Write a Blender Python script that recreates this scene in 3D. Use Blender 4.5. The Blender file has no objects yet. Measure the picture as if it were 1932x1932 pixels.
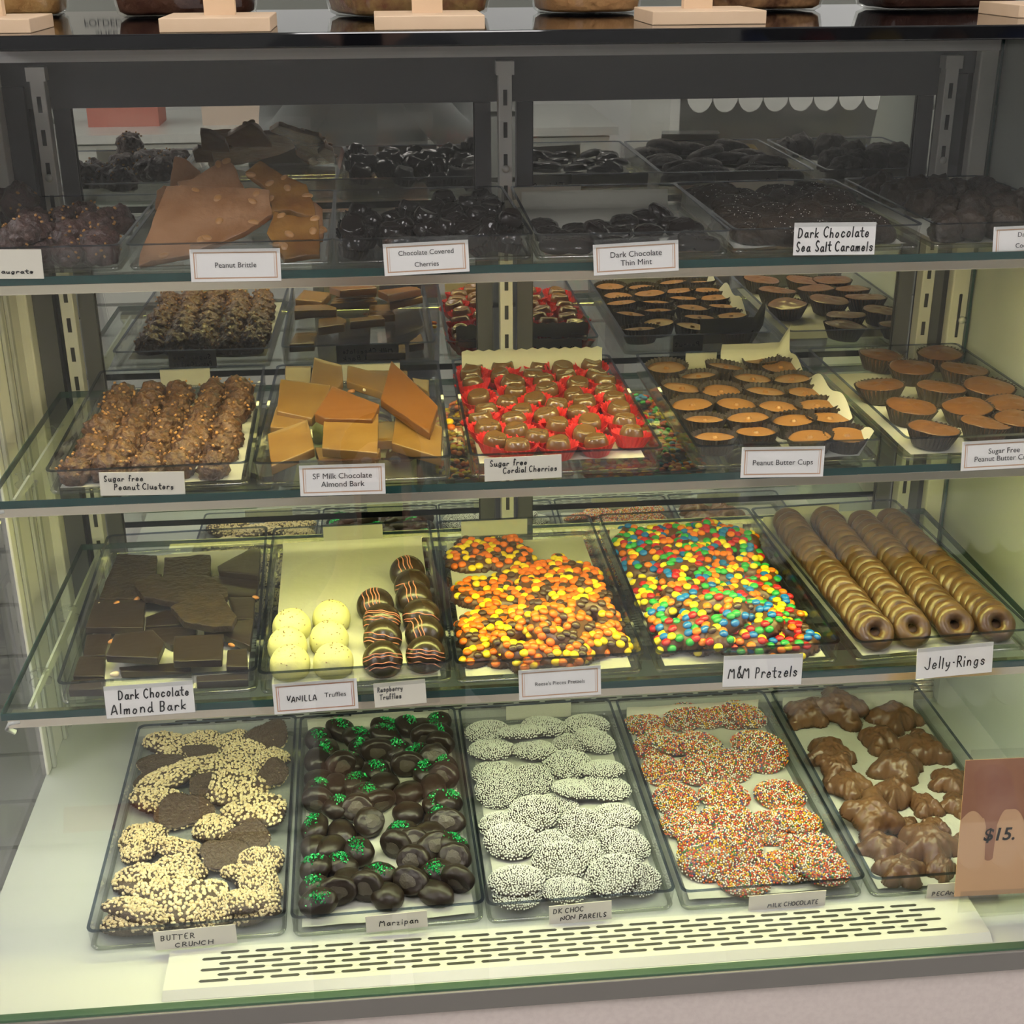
import bpy, bmesh, math, random
import numpy as np
from mathutils import Vector, Matrix, Quaternion, noise
R = math.radians
SC = bpy.context.scene
COL = SC.collection
random.seed(7)

# ---------------------------------------------------------------- camera, world, exposure
Z0 = 0.80                                   # the case is measured from here; shop floor at world z = 0
FLOOR = -Z0
cam_d = bpy.data.cameras.new('camera')
cam = bpy.data.objects.new('camera', cam_d)
COL.objects.link(cam)
cam_d.sensor_fit = 'HORIZONTAL'
cam_d.sensor_width = 36.0
cam_d.lens = 36.0 * 2565.2 / 1932.0
cam_d.clip_start = 0.02
_f = Vector((0.0871, 0.9173, -0.3886)); _r = Vector((0.9953, -0.0964, -0.0047)); _u = Vector((0.0418, 0.3864, 0.9214))
_m = Matrix((( _r.x, _u.x, -_f.x, 0.3908), (_r.y, _u.y, -_f.y, -1.1251), (_r.z, _u.z, -_f.z, 0.8516 + Z0), (0, 0, 0, 1)))
cam.matrix_world = _m
SC.camera = cam
w = bpy.data.worlds.new('shop_air'); SC.world = w; w.use_nodes = True
w.node_tree.nodes['Background'].inputs[0].default_value = (0.95, 0.97, 1.0, 1)
w.node_tree.nodes['Background'].inputs[1].default_value = 0.30
SC.view_settings.view_transform = 'Standard'
SC.view_settings.look = 'None'
SC.view_settings.gamma = 1.0
SC.view_settings.exposure = 0.0
SC.view_settings.use_curve_mapping = False
SC.cycles.transparent_max_bounces = 40
SC.cycles.max_bounces = 10
SC.cycles.glossy_bounces = 6
SC.cycles.transmission_bounces = 8
SC.cycles.caustics_reflective = False
SC.cycles.caustics_refractive = False
SC.cycles.sample_clamp_indirect = 4.0
STRIP_TOP, STRIP_MID, STRIP_LOW = 66.0, 66.0, 52.0   # brightness of the tubes under the three shelves
CEILING_LIGHT = 13.0

# ---------------------------------------------------------------- materials
MATS = {}
def mat(name, col, rough=0.5, spec=0.5, metal=0.0, bump=None, col2=None, vscale=40, coat=0.0, emit=0.0, sheen=0.0):
    if name in MATS: return MATS[name]
    m = bpy.data.materials.new(name); m.use_nodes = True
    nt = m.node_tree; b = nt.nodes['Principled BSDF']
    b.inputs['Base Color'].default_value = (*col, 1)
    b.inputs['Roughness'].default_value = rough
    b.inputs['Metallic'].default_value = metal
    b.inputs['Specular IOR Level'].default_value = spec
    if coat: b.inputs['Coat Weight'].default_value = coat; b.inputs['Coat Roughness'].default_value = 0.08
    if emit:
        b.inputs['Emission Color'].default_value = (*col, 1); b.inputs['Emission Strength'].default_value = emit
    tc = None
    if bump or col2:
        tc = nt.nodes.new('ShaderNodeTexCoord')
    if col2:
        n = nt.nodes.new('ShaderNodeTexNoise'); n.inputs['Scale'].default_value = vscale; n.inputs['Detail'].default_value = 4
        r = nt.nodes.new('ShaderNodeValToRGB'); r.color_ramp.elements[0].color = (*col, 1); r.color_ramp.elements[1].color = (*col2, 1)
        r.color_ramp.elements[0].position = 0.38; r.color_ramp.elements[1].position = 0.66
        nt.links.new(tc.outputs['Object'], n.inputs['Vector']); nt.links.new(n.outputs['Fac'], r.inputs[0]); nt.links.new(r.outputs[0], b.inputs['Base Color'])
    if bump:
        n = nt.nodes.new('ShaderNodeTexNoise'); n.inputs['Scale'].default_value = bump[0]; n.inputs['Detail'].default_value = 4
        k = nt.nodes.new('ShaderNodeBump'); k.inputs['Strength'].default_value = bump[1]; k.inputs['Distance'].default_value = bump[2] if len(bump) > 2 else 0.002
        nt.links.new(tc.outputs['Object'], n.inputs['Vector']); nt.links.new(n.outputs['Fac'], k.inputs['Height']); nt.links.new(k.outputs[0], b.inputs['Normal'])
    MATS[name] = m
    return m
def glass(name, tint, ior=1.45, rough=0.0, gloss=1.0):
    """thin clear sheet: passes light straight through, reflects by Fresnel"""
    m = bpy.data.materials.new(name); m.use_nodes = True; nt = m.node_tree
    for n in list(nt.nodes): nt.nodes.remove(n)
    o = nt.nodes.new('ShaderNodeOutputMaterial'); mx = nt.nodes.new('ShaderNodeMixShader')
    t = nt.nodes.new('ShaderNodeBsdfTransparent'); t.inputs[0].default_value = (*tint, 1)
    g = nt.nodes.new('ShaderNodeBsdfGlossy'); g.inputs['Roughness'].default_value = rough; g.inputs[0].default_value = (gloss, gloss, gloss, 1)
    lw = nt.nodes.new('ShaderNodeLayerWeight'); lw.inputs[0].default_value = 0.5
    pw = nt.nodes.new('ShaderNodeMath'); pw.operation = 'POWER'; pw.inputs[1].default_value = 5.0
    nt.links.new(lw.outputs['Facing'], pw.inputs[0])
    f0 = ((ior - 1) / (ior + 1)) ** 2
    ma = nt.nodes.new('ShaderNodeMath'); ma.operation = 'MULTIPLY_ADD'; ma.inputs[1].default_value = (1 - f0) * 0.8; ma.inputs[2].default_value = f0
    nt.links.new(pw.outputs[0], ma.inputs[0])
    nt.links.new(ma.outputs[0], mx.inputs[0]); nt.links.new(t.outputs[0], mx.inputs[1]); nt.links.new(g.outputs[0], mx.inputs[2])
    nt.links.new(mx.outputs[0], o.inputs[0])
    MATS[name] = m
    return m
def mirror(name, col):
    m = bpy.data.materials.new(name); m.use_nodes = True
    b = m.node_tree.nodes['Principled BSDF']; b.inputs['Base Color'].default_value = (*col, 1)
    b.inputs['Metallic'].default_value = 1.0; b.inputs['Roughness'].default_value = 0.0
    MATS[name] = m
    return m
M_ACR = glass('clear_acrylic', (0.948, 0.953, 0.951), 1.5, 0.03)
M_FOOT = glass('acrylic_corner', (0.80, 0.82, 0.80), 1.9, 0.08)
M_RIM = glass('acrylic_edge', (0.48, 0.53, 0.62), 1.45)
M_SHELF = glass('shelf_glass', (0.93, 0.965, 0.945), 1.35)
M_EDGE = mat('green_glass_edge', (0.010, 0.050, 0.046), 0.12, 0.6)
M_FOOTG = mat('green_glass_foot', (0.055, 0.105, 0.060), 0.15, 0.5)
M_FRONT = glass('front_glass', (0.95, 0.948, 0.95), 1.5)
M_TUB = glass('tub_plastic', (0.90, 0.90, 0.88), 1.45)
M_MIRROR = mirror('door_mirror', (0.60, 0.60, 0.55))
M_BLACK = mat('black_glass', (0.004, 0.004, 0.005), 0.04, 0.6)
M_ALU = mat('satin_aluminium', (0.86, 0.79, 0.66), 0.20, metal=1.0)
M_STEEL = mat('zinc_upright', (0.72, 0.71, 0.68), 0.40, metal=0.35)
M_FRAME = mat('grey_door_frame', (0.085, 0.086, 0.098), 0.4)
M_DARK = mat('recess_shade_and_gasket', (0.012, 0.012, 0.013), 0.6)  # near-black standing for shade inside gaps and slots; also colours the gaskets
M_HEAD = mat('grey_header', (0.84, 0.82, 0.81), 0.42)
M_WHITE = mat('white_enamel', (0.53, 0.54, 0.51), 0.28)
M_DECK = mat('white_deck', (0.50, 0.52, 0.49), 0.22)
M_CREAM = mat('cream_post', (0.70, 0.69, 0.64), 0.4)
M_LAM = mat('pink_grey_laminate', (0.60, 0.52, 0.485), 0.45, bump=(600, 0.05), col2=(0.56, 0.48, 0.45), vscale=160)
M_PAPER = mat('card_paper', (0.80, 0.79, 0.76), 0.6)
M_OLD = mat('cream_paper', (0.72, 0.69, 0.58), 0.7)
M_WAX = mat('parchment', (0.56, 0.56, 0.48), 0.5, bump=(60, 0.25, 0.004))
M_INK = mat('black_ink', (0.012, 0.012, 0.014), 0.5)
M_GREYINK = mat('grey_pencil', (0.15, 0.15, 0.15), 0.6)
M_TAN = mat('tan_border_ink', (0.55, 0.33, 0.20), 0.6)
M_DKC = mat('dark_chocolate', (0.020, 0.012, 0.007), 0.36, 0.42, bump=(160, 0.22))
M_DKR = mat('rough_dark_chocolate', (0.022, 0.014, 0.008), 0.45, 0.25, bump=(130, 0.8, 0.004), col2=(0.040, 0.026, 0.014), vscale=90)
M_DKG = mat('glossy_dark_chocolate', (0.008, 0.005, 0.004), 0.09, 0.42, bump=(70, 0.5, 0.003))
M_MILK = mat('milk_chocolate', (0.120, 0.052, 0.021), 0.33, 0.5, bump=(120, 0.15))
M_MILKR = mat('clustered_milk_chocolate', (0.072, 0.029, 0.010), 0.27, 0.6, bump=(200, 1.0, 0.005), col2=(0.155, 0.072, 0.024), vscale=120)
M_CLD = mat('clustered_dark_chocolate', (0.045, 0.023, 0.018), 0.34, 0.5, bump=(230, 0.75, 0.004), col2=(0.085, 0.045, 0.034), vscale=120)
M_MILKG = mat('glossy_milk_chocolate', (0.135, 0.068, 0.020), 0.20, 0.7, bump=(60, 0.3, 0.003))
M_TURT = mat('turtle_chocolate', (0.120, 0.057, 0.026), 0.33, 0.5, bump=(90, 0.3, 0.003), col2=(0.150, 0.074, 0.034), vscale=40)
M_BARKM = mat('milk_bark', (0.19, 0.100, 0.024), 0.26, 0.6, bump=(45, 0.3, 0.002), col2=(0.235, 0.132, 0.036), vscale=25)
M_PB = mat('peanut_butter_top', (0.245, 0.112, 0.032), 0.36, 0.45, bump=(80, 0.12))
M_SPB = mat('sugar_free_top', (0.145, 0.062, 0.022), 0.30, 0.5, bump=(45, 0.45, 0.003))
M_CUP = mat('brown_paper_cup', (0.036, 0.026, 0.016), 0.5)
M_BCUP = mat('black_paper_cup', (0.006, 0.0045, 0.004), 0.6, 0.2)
M_TOFF = mat('toffee_chocolate', (0.060, 0.032, 0.015), 0.38, 0.5, bump=(260, 1.0, 0.003), col2=(0.085, 0.054, 0.028), vscale=120)
M_RED = mat('red_paper_cup', (0.70, 0.022, 0.022), 0.5)
M_VAN = mat('vanilla_coating', (0.70, 0.68, 0.30), 0.5, bump=(220, 0.3))
M_DRZ = mat('pink_drizzle', (0.72, 0.26, 0.16), 0.4)
M_TRUF = mat('truffle_chocolate', (0.030, 0.019, 0.008), 0.24, 0.5, bump=(50, 0.08))
M_ALM = mat('almond_skin', (0.42, 0.17, 0.05), 0.5, bump=(200, 0.3))
M_ALW = mat('almond_flesh', (0.74, 0.62, 0.44), 0.5)
M_NUT = mat('chopped_nuts', (0.70, 0.55, 0.27), 0.5, col2=(0.84, 0.74, 0.46), vscale=300)
M_GLIT = mat('green_glitter', (0.015, 0.45, 0.11), 0.25, metal=0.2)
M_BLOOM = mat('bloomed_base', (0.065, 0.052, 0.036), 0.4, bump=(500, 0.3))
M_BRIT = mat('peanut_brittle', (0.31, 0.170, 0.085), 0.28, 0.5, bump=(60, 0.65, 0.004), col2=(0.23, 0.108, 0.042), vscale=28)
M_BRIT2 = mat('amber_brittle', (0.26, 0.130, 0.028), 0.22, 0.55, bump=(60, 0.7, 0.004), col2=(0.17, 0.070, 0.014), vscale=30)
M_SALT = mat('sea_salt', (0.75, 0.72, 0.68), 0.4)
M_SEED = mat('white_seeds', (0.80, 0.81, 0.72), 0.5)
M_RB = [mat('seed_white', (0.80, 0.78, 0.66), 0.4), mat('seed_yellow', (0.80, 0.50, 0.02), 0.4), mat('seed_orange', (0.78, 0.15, 0.01), 0.4),
        mat('seed_red', (0.55, 0.02, 0.02), 0.4), mat('seed_green', (0.02, 0.20, 0.05), 0.4), mat('seed_blue', (0.02, 0.06, 0.26), 0.4), mat('seed_pink', (0.72, 0.17, 0.15), 0.4)]
def candy_mat(n, c): return mat('candy_' + n, c, 0.22, 0.5)
C_OR, C_YE, C_BR = candy_mat('orange', (0.78, 0.17, 0.010)), candy_mat('yellow', (0.84, 0.60, 0.012)), candy_mat('brown', (0.075, 0.040, 0.022))
C_RE, C_GR, C_BL = candy_mat('red', (0.50, 0.018, 0.022)), candy_mat('green', (0.030, 0.36, 0.070)), candy_mat('blue', (0.012, 0.17, 0.50))
C_O2, C_Y2 = candy_mat('bright_orange', (0.82, 0.20, 0.008)), candy_mat('bright_yellow', (0.84, 0.66, 0.015))
M_WOOD = mat('pale_pine', (0.66, 0.48, 0.32), 0.55, bump=(120, 0.1), col2=(0.60, 0.42, 0.26), vscale=12)

# ---------------------------------------------------------------- helpers
def tag(o, label=None, cat=None, group=None, kind=None):
    if label: o['label'] = label
    if cat: o['category'] = cat
    if group: o['group'] = group
    if kind: o['kind'] = kind
    return o
def link(name, me, parent=None, mx=None):
    o = bpy.data.objects.new(name, me); COL.objects.link(o)
    if parent: o.parent = parent
    if mx is not None:
        if parent: o.matrix_basis = mx
        else: o.matrix_world = mx
    return o
def empty(name, x=0, y=0, z=0, rz=0):
    o = bpy.data.objects.new(name, None); COL.objects.link(o); o.empty_display_size = 0.02
    o.location = (x, y, z + Z0); o.rotation_euler = (0, 0, rz)
    return o
def mesh(name, verts, faces, m, smooth=True, fm=None):
    me = bpy.data.meshes.new(name); me.from_pydata([tuple(v) for v in verts], [], [tuple(f) for f in faces])
    for q in (m if isinstance(m, (list, tuple)) else [m]): me.materials.append(q)
    if fm is not None: me.polygons.foreach_set('material_index', fm)
    me.polygons.foreach_set('use_smooth', [bool(smooth)] * len(me.polygons))
    me.update(); return me
def bm_mesh(name, bm, m, smooth=False):
    bmesh.ops.recalc_face_normals(bm, faces=bm.faces)
    me = bpy.data.meshes.new(name); bm.to_mesh(me); bm.free()
    for q in (m if isinstance(m, (list, tuple)) else [m]): me.materials.append(q)
    me.polygons.foreach_set('use_smooth', [bool(smooth)] * len(me.polygons)); me.update()
    return me
class MB:
    def __init__(s): s.v = []; s.f = []
    def add(s, V, F):
        b = len(s.v); s.v += [tuple(x) for x in V]; s.f += [tuple(i + b for i in f) for f in F]; return s
    def box(s, x0, x1, y0, y1, z0, z1):
        return s.add([(x0, y0, z0), (x1, y0, z0), (x1, y1, z0), (x0, y1, z0), (x0, y0, z1), (x1, y0, z1), (x1, y1, z1), (x0, y1, z1)],
                     [(0, 3, 2, 1), (4, 5, 6, 7), (0, 1, 5, 4), (1, 2, 6, 5), (2, 3, 7, 6), (3, 0, 4, 7)])
    def tube(s, pts, r, n=6, closed=False, r2=None):
        pts = [Vector(p) for p in pts]; V = []; F = []; k = len(pts)
        up = Vector((0, 0, 1))
        for i, p in enumerate(pts):
            a = pts[(i - 1) % k] if (closed or i > 0) else p
            b = pts[(i + 1) % k] if (closed or i < k - 1) else p
            t = (b - a).normalized() if (b - a).length > 1e-9 else Vector((1, 0, 0))
            u = t.cross(up)
            if u.length < 1e-4: u = t.cross(Vector((0, 1, 0)))
            u.normalize(); v = u.cross(t)
            rr = r if r2 is None else r + (r2 - r) * i / max(1, k - 1)
            for j in range(n):
                q = 2 * math.pi * j / n
                V.append(p + u * math.cos(q) * rr + v * math.sin(q) * rr)
        for i in range(k if closed else k - 1):
            for j in range(n):
                a = i * n + j; b = i * n + (j + 1) % n; c = ((i + 1) % k) * n + (j + 1) % n; e = ((i + 1) % k) * n + j
                F.append((a, b, c, e))
        if not closed:
            F.append(tuple(range(n))[::-1]); F.append(tuple((k - 1) * n + j for j in range(n)))
        return s.add(V, F)
    def lathe(s, prof, n=24, cx=0, cy=0, flute=0.0, nfl=0):
        """prof: (r, z) from bottom to top; r == 0 closes with a point"""
        V = []; F = []; idx = []
        for r, z in prof:
            if r <= 0: idx.append([len(V)] * n); V.append((cx, cy, z))
            else:
                row = []
                for j in range(n):
                    a = 2 * math.pi * j / n; rr = r * (1 + (flute * (1 if j % 2 else -1) if nfl else 0))
                    row.append(len(V)); V.append((cx + rr * math.cos(a), cy + rr * math.sin(a), z))
                idx.append(row)
        for i in range(len(prof) - 1):
            for j in range(n):
                q = [idx[i][j], idx[i][(j + 1) % n], idx[i + 1][(j + 1) % n], idx[i + 1][j]]
                q2 = []
                for t in q:
                    if t not in q2: q2.append(t)
                if len(q2) > 2: F.append(tuple(q2))
        return s.add(V, F)
    def build(s, name, m, parent=None, smooth=False, mx=None):
        return link(name, mesh(name, s.v, s.f, m, smooth), parent, mx)
def boxes(name, m, bs, parent=None, bevel=0.0, smooth=False):
    """boxes in case coordinates (z from Z0); parented to an empty at the case origin when given"""
    mb = MB()
    for b in bs: mb.box(*b)
    o = mb.build(name, m, parent, smooth)
    if parent is None: o.location.z = Z0
    if bevel:
        md = o.modifiers.new('soft_edges', 'BEVEL'); md.width = bevel; md.segments = 2
    return o
ORD = 'first second third fourth fifth sixth seventh eighth ninth tenth eleventh twelfth thirteenth fourteenth fifteenth sixteenth seventeenth eighteenth nineteenth twentieth twenty-first twenty-second twenty-third twenty-fourth'.split()
def label_rows(items, per, where):
    """items: (object, x, y, description). Ranked into rows from the front, then across."""
    it = sorted(items, key=lambda t: t[2])
    rows = [it[i:i + per] for i in range(0, len(it), per)]
    for i, row in enumerate(rows):
        for j, t in enumerate(sorted(row, key=lambda t: t[1])):
            t[0]['label'] = '%s, %s from left, %s row from front, %s' % (t[3], ORD[j], ORD[i], where)
def ico(sub, r=1.0):
    bm = bmesh.new(); bmesh.ops.create_icosphere(bm, subdivisions=sub, radius=r)
    V = [v.co.copy() for v in bm.verts]; bm.verts.index_update(); F = [tuple(v.index for v in f.verts) for f in bm.faces]; bm.free()
    return V, F
ICO1, ICO2, ICO3, ICO4 = ico(1), ico(2), ico(3), ico(4)
def fbm(p, o=3):
    return sum(noise.noise(p * (2 ** k)) / (2 ** k) for k in range(o))
def hf(name, f, x0, x1, y0, y1, n, m, zb=0.0):
    """closed solid under z = f(x, y) where f > 0, flat below"""
    nx = n; ny = max(2, int(n * (y1 - y0) / (x1 - x0)))
    H = {}; V = []; T = {}; B = {}; F = []
    for i in range(nx + 1):
        for j in range(ny + 1):
            H[i, j] = f(x0 + (x1 - x0) * i / nx, y0 + (y1 - y0) * j / ny)
    def vt(i, j, top):
        D = T if (top or H[i, j] <= 0) else B
        if (i, j) not in D:
            D[i, j] = len(V); V.append((x0 + (x1 - x0) * i / nx, y0 + (y1 - y0) * j / ny, zb + (max(H[i, j], 0) if top else 0)))
        return D[i, j]
    for i in range(nx):
        for j in range(ny):
            q = [(i, j), (i + 1, j), (i + 1, j + 1), (i, j + 1)]
            if max(H[c] for c in q) <= 0: continue
            F.append([vt(*c, True) for c in q]); F.append([vt(*c, False) for c in reversed(q)])
    return mesh(name, V, F, m, True)
# ---------------------------------------------------------------- shop shell (seen in the mirrored doors and the glass)
def shell(name, x0, x1, y0, y1, z0, z1, m):
    return tag(boxes(name, m, [(x0, x1, y0, y1, z0, z1)]), kind='structure')
M_FLOOR = mat('grey_floor_tile', (0.42, 0.41, 0.39), 0.35, col2=(0.36, 0.35, 0.34), vscale=3)
M_WALLP = mat('pale_wall_paint', (0.66, 0.67, 0.66), 0.7)
M_CEIL = mat('white_ceiling', (0.75, 0.75, 0.74), 0.8)
M_BOARD = mat('olive_white_board', (0.17, 0.175, 0.15), 0.55)
M_LAMP = mat('ceiling_diffuser', (1.0, 0.965, 0.955), 0.5, emit=CEILING_LIGHT)
shell('floor', -3.2, 4.2, -5.2, 2.4, FLOOR - 0.05, FLOOR, M_FLOOR)
shell('ceiling', -3.2, 4.2, -5.2, 2.4, 2.2, 2.25, M_CEIL)
shell('wall_front', -3.2, 4.2, -5.3, -5.2, FLOOR, 2.2, M_WALLP)
shell('wall_left', -3.3, -3.2, -5.2, 2.4, FLOOR, 2.2, M_WALLP)
shell('wall_right', 4.2, 4.3, -5.2, 2.4, FLOOR, 2.2, M_WALLP)
shell('wall_back', -3.2, 4.2, 2.4, 2.5, FLOOR, 2.2, M_WALLP)
k = 0
for cx, cy, lab in ((-1.6, -1.15, 'left of the sweet case'), (0.5, -1.15, 'straight above the sweet case'), (2.6, -1.15, 'right of the sweet case'), (-2.85, 0.9, 'along the wall at the left of the slatted counter'), (3.9, 0.9, 'over the aisle by the scalloped shelf unit'), (-2.9, -1.9, 'in the street corner by the slatted counter'), (4.0, -1.9, 'in the street corner by the scalloped shelf unit'), (4.0, -3.4, 'added to brighten the shop beyond the scalloped shelf unit'), (-2.9, -3.4, 'added to brighten the far end of the slatted counter'), (-1.6, 1.9, 'behind the back counter, toward the shelf end with clusters'), (2.6, 1.9, 'behind the back counter, toward the coconut end')):  # unseen panels beyond shelf unit and counter end are added to brighten the shop
    if True:
        t = empty('ceiling_light', cx, cy, 2.2)
        MB().box(-0.32, 0.32, -0.62, 0.62, -0.03, 0).build('housing', M_WHITE, t)
        MB().box(-0.29, 0.29, -0.59, 0.59, -0.036, -0.031).build('diffuser', M_LAMP, t)
        tag(t, 'flat white ceiling light panel ' + lab, 'ceiling light', 'shop ceiling lights')

# ---------------------------------------------------------------- the display case
XL, XR = -0.045, 1.137
DECK_Z = -0.0886
case = tag(empty('display_case', 0.545, 0.22, FLOOR), 'long glass-fronted sweet counter with white deck and black glass top', 'display case')
def cpart(name, m, bs, bevel=0.0, parent=None):
    o = boxes(name, m, bs, parent or case, bevel)
    o.location = (-case.location.x, -case.location.y, Z0 - case.location.z)
    return o
cpart('base_cabinet', M_LAM, [(XL - 0.01, XR + 0.01, -0.086, 0.57, FLOOR, -0.111)])
cpart('metal_channel', M_HEAD if False else mat('grey_channel', (0.20, 0.185, 0.17), 0.4, metal=0.4), [(XL - 0.01, XR + 0.01, -0.091, -0.07, -0.113, -0.090)], 0.001)
cpart('deck', M_DECK, [(XL, XR, -0.078, 0.56, -0.111, DECK_Z)])
def slab_prism(name, m, prof, x0, x1):
    """prof: (y, z) polygon swept along x"""
    n = len(prof); mb = MB()
    mb.add([(x0, y, z) for y, z in prof] + [(x1, y, z) for y, z in prof],
           [tuple(range(n))[::-1], tuple(range(n, 2 * n))] + [(i, (i + 1) % n, n + (i + 1) % n, n + i) for i in range(n)])
    o = mb.build(name, m, case); o.location = (-case.location.x, -case.location.y, Z0 - case.location.z); return o
slab_prism('front_glass', M_FRONT, [(-0.0875, -0.0905), (-0.0815, -0.0905), (0.2095, 0.7595), (0.2035, 0.7595)], XL, XR)
slab_prism('glass_foot', M_FOOTG, [(-0.0885, -0.0925), (-0.0795, -0.0925), (-0.0780, -0.0880), (-0.0870, -0.0880)], XL, XR)
END = [(-0.079, -0.0886), (0.56, -0.0886), (0.56, 0.7595), (0.212, 0.7595)]
slab_prism('end_glass', M_FRONT, END, XL - 0.006, XL)
slab_prism('end_panel', mat('end_panel_enamel', (0.50, 0.54, 0.49), 0.22), END, XR, XR + 0.012)
cpart('counter_top', M_BLACK, [(XL - 0.02, XR + 0.025, 0.194, 0.640, 0.7605, 0.774)], 0.0015)
cpart('back_header', M_HEAD, [(XL, XR, 0.512, 0.56, 0.7265, 0.7595)])
cpart('door_track', M_FRAME, [(-0.030, 1.110, 0.528, 0.56, 0.700, 0.7265), (-0.030, 1.110, 0.533, 0.56, 0.6745, 0.700), (-0.03, 1.11, 0.531, 0.56, 0.6985, 0.7015)])
cpart('back_post', M_CREAM, [(XL + .0005, -0.030, 0.500, 0.56, DECK_Z + .0005, 0.7265)], 0.002)
cpart('end_channel', M_CREAM, [(XL + .0005, XL + .004, 0.33, 0.4995, DECK_Z + .0005, 0.7265)], 0.001)
for a_ in (0.345, 0.41, 0.44): cpart('channel_rib', mat('channel_grey', (.42, .43, .42), .4), [(XL + .0045, XL + .009, a_, a_ + .010, DECK_Z + .0005, 0.7265)], 0.001)
cpart('glass_end_edge', M_EDGE, [(XR - 0.0055, XR - 0.0025, 0.508, 0.5145, DECK_Z + .0005, 0.7595)])
cpart('back_post', M_CREAM, [(1.110, XR, 0.515, 0.56, DECK_Z, 0.7265)], 0.002)
for a_, b_ in ((-0.0295, -0.006), (1.086, 1.101)): cpart('jamb', M_FRAME, [(a_, b_, 0.524, 0.56, DECK_Z, 0.6995)])
for b_ in ((-0.006, 0.006, 0.54, 0.56, DECK_Z, 0.70), (1.078, 1.086, 0.54, 0.56, DECK_Z, 0.70), (1.101, 1.110, 0.53, 0.56, DECK_Z, 0.72)): cpart('recess', M_DARK, [b_])  # blocks coloured dark to stand for the shade in the gaps
for ux in (0.0128, 0.5407, 1.0760):
    u = cpart('upright', M_STEEL, [(ux - 0.008, ux + 0.008, 0.512, 0.532, DECK_Z, 0.716)], 0.001)
    mb = MB()
    z = 0.690
    while z > DECK_Z + 0.02:
        mb.box(ux - 0.0023, ux + 0.0023, 0.5114, 0.514, z - 0.0175, z); z -= 0.0365
    o = mb.build('slots', M_DARK, u)  # dark boxes on the face; the slots' inner shade is put into the colour
    c = MB().box(ux - 0.0105, ux + 0.0105, 0.5095, 0.53, 0.7065, 0.7215).build('upright_cap', M_STEEL, u)
    mb = MB(); mb.lathe([(0, 0.0), (0.0045, 0.0), (0.0045, 0.002), (0.002, 0.0035), (0, 0.0035)], 14)
    s = mb.build('screw', M_STEEL, u, True, Matrix.Translation((ux, 0.5112, 0.600)) @ Matrix.Rotation(R(90), 4, 'X'))
# adjustment plate with a long slot and screw on the cream post at the right end
b = cpart('adjuster_slot', M_DARK, [(1.1205, 1.1245, 0.5142, 0.516, 0.375, 0.432)], 0.001)  # raised box, coloured dark as the shade inside the slot
mb = MB(); mb.lathe([(0, 0), (0.005, 0), (0.004, 0.003), (0, 0.004)], 14)
s = mb.build('screw', M_STEEL, b, True, Matrix.Translation((1.1275, 0.5145, 0.398)) @ Matrix.Rotation(R(90), 4, 'X'))

# sliding mirrored doors at the back
for x0, x1, lab in ((0.0215, 0.5255, 'mirrored sliding door behind the peanut brittle side of the case'), (0.5560, 1.0660, 'mirrored sliding door behind the mint and caramel side of the case')):
    d = tag(empty('sliding_door', (x0 + x1) / 2, 0.545, DECK_Z), lab, 'sliding door', 'sliding case doors')
    def dp(n, m, bs):
        o = boxes(n, m, bs, d); o.location = (-d.location.x, -d.location.y, Z0 - d.location.z); return o
    dp('frame', M_FRAME, [(x0, x0 + 0.019, 0.5345, 0.552, DECK_Z + .002, 0.6735), (x1 - 0.019, x1, 0.5345, 0.552, DECK_Z + .002, 0.6735), (x0 + 0.019, x1 - 0.019, 0.5345, 0.552, DECK_Z + .002, DECK_Z + 0.025)])
    dp('mirror_pane', M_MIRROR, [(x0 + 0.019, x1 - 0.019, 0.541, 0.547, DECK_Z + 0.025, 0.6735)])
    dp('gasket', M_DARK, [(x0 + 0.019, x0 + 0.0205, 0.5385, 0.541, DECK_Z + 0.025, 0.6735), (x1 - 0.0205, x1 - 0.019, 0.5385, 0.541, DECK_Z + 0.025, 0.6735)])

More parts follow.
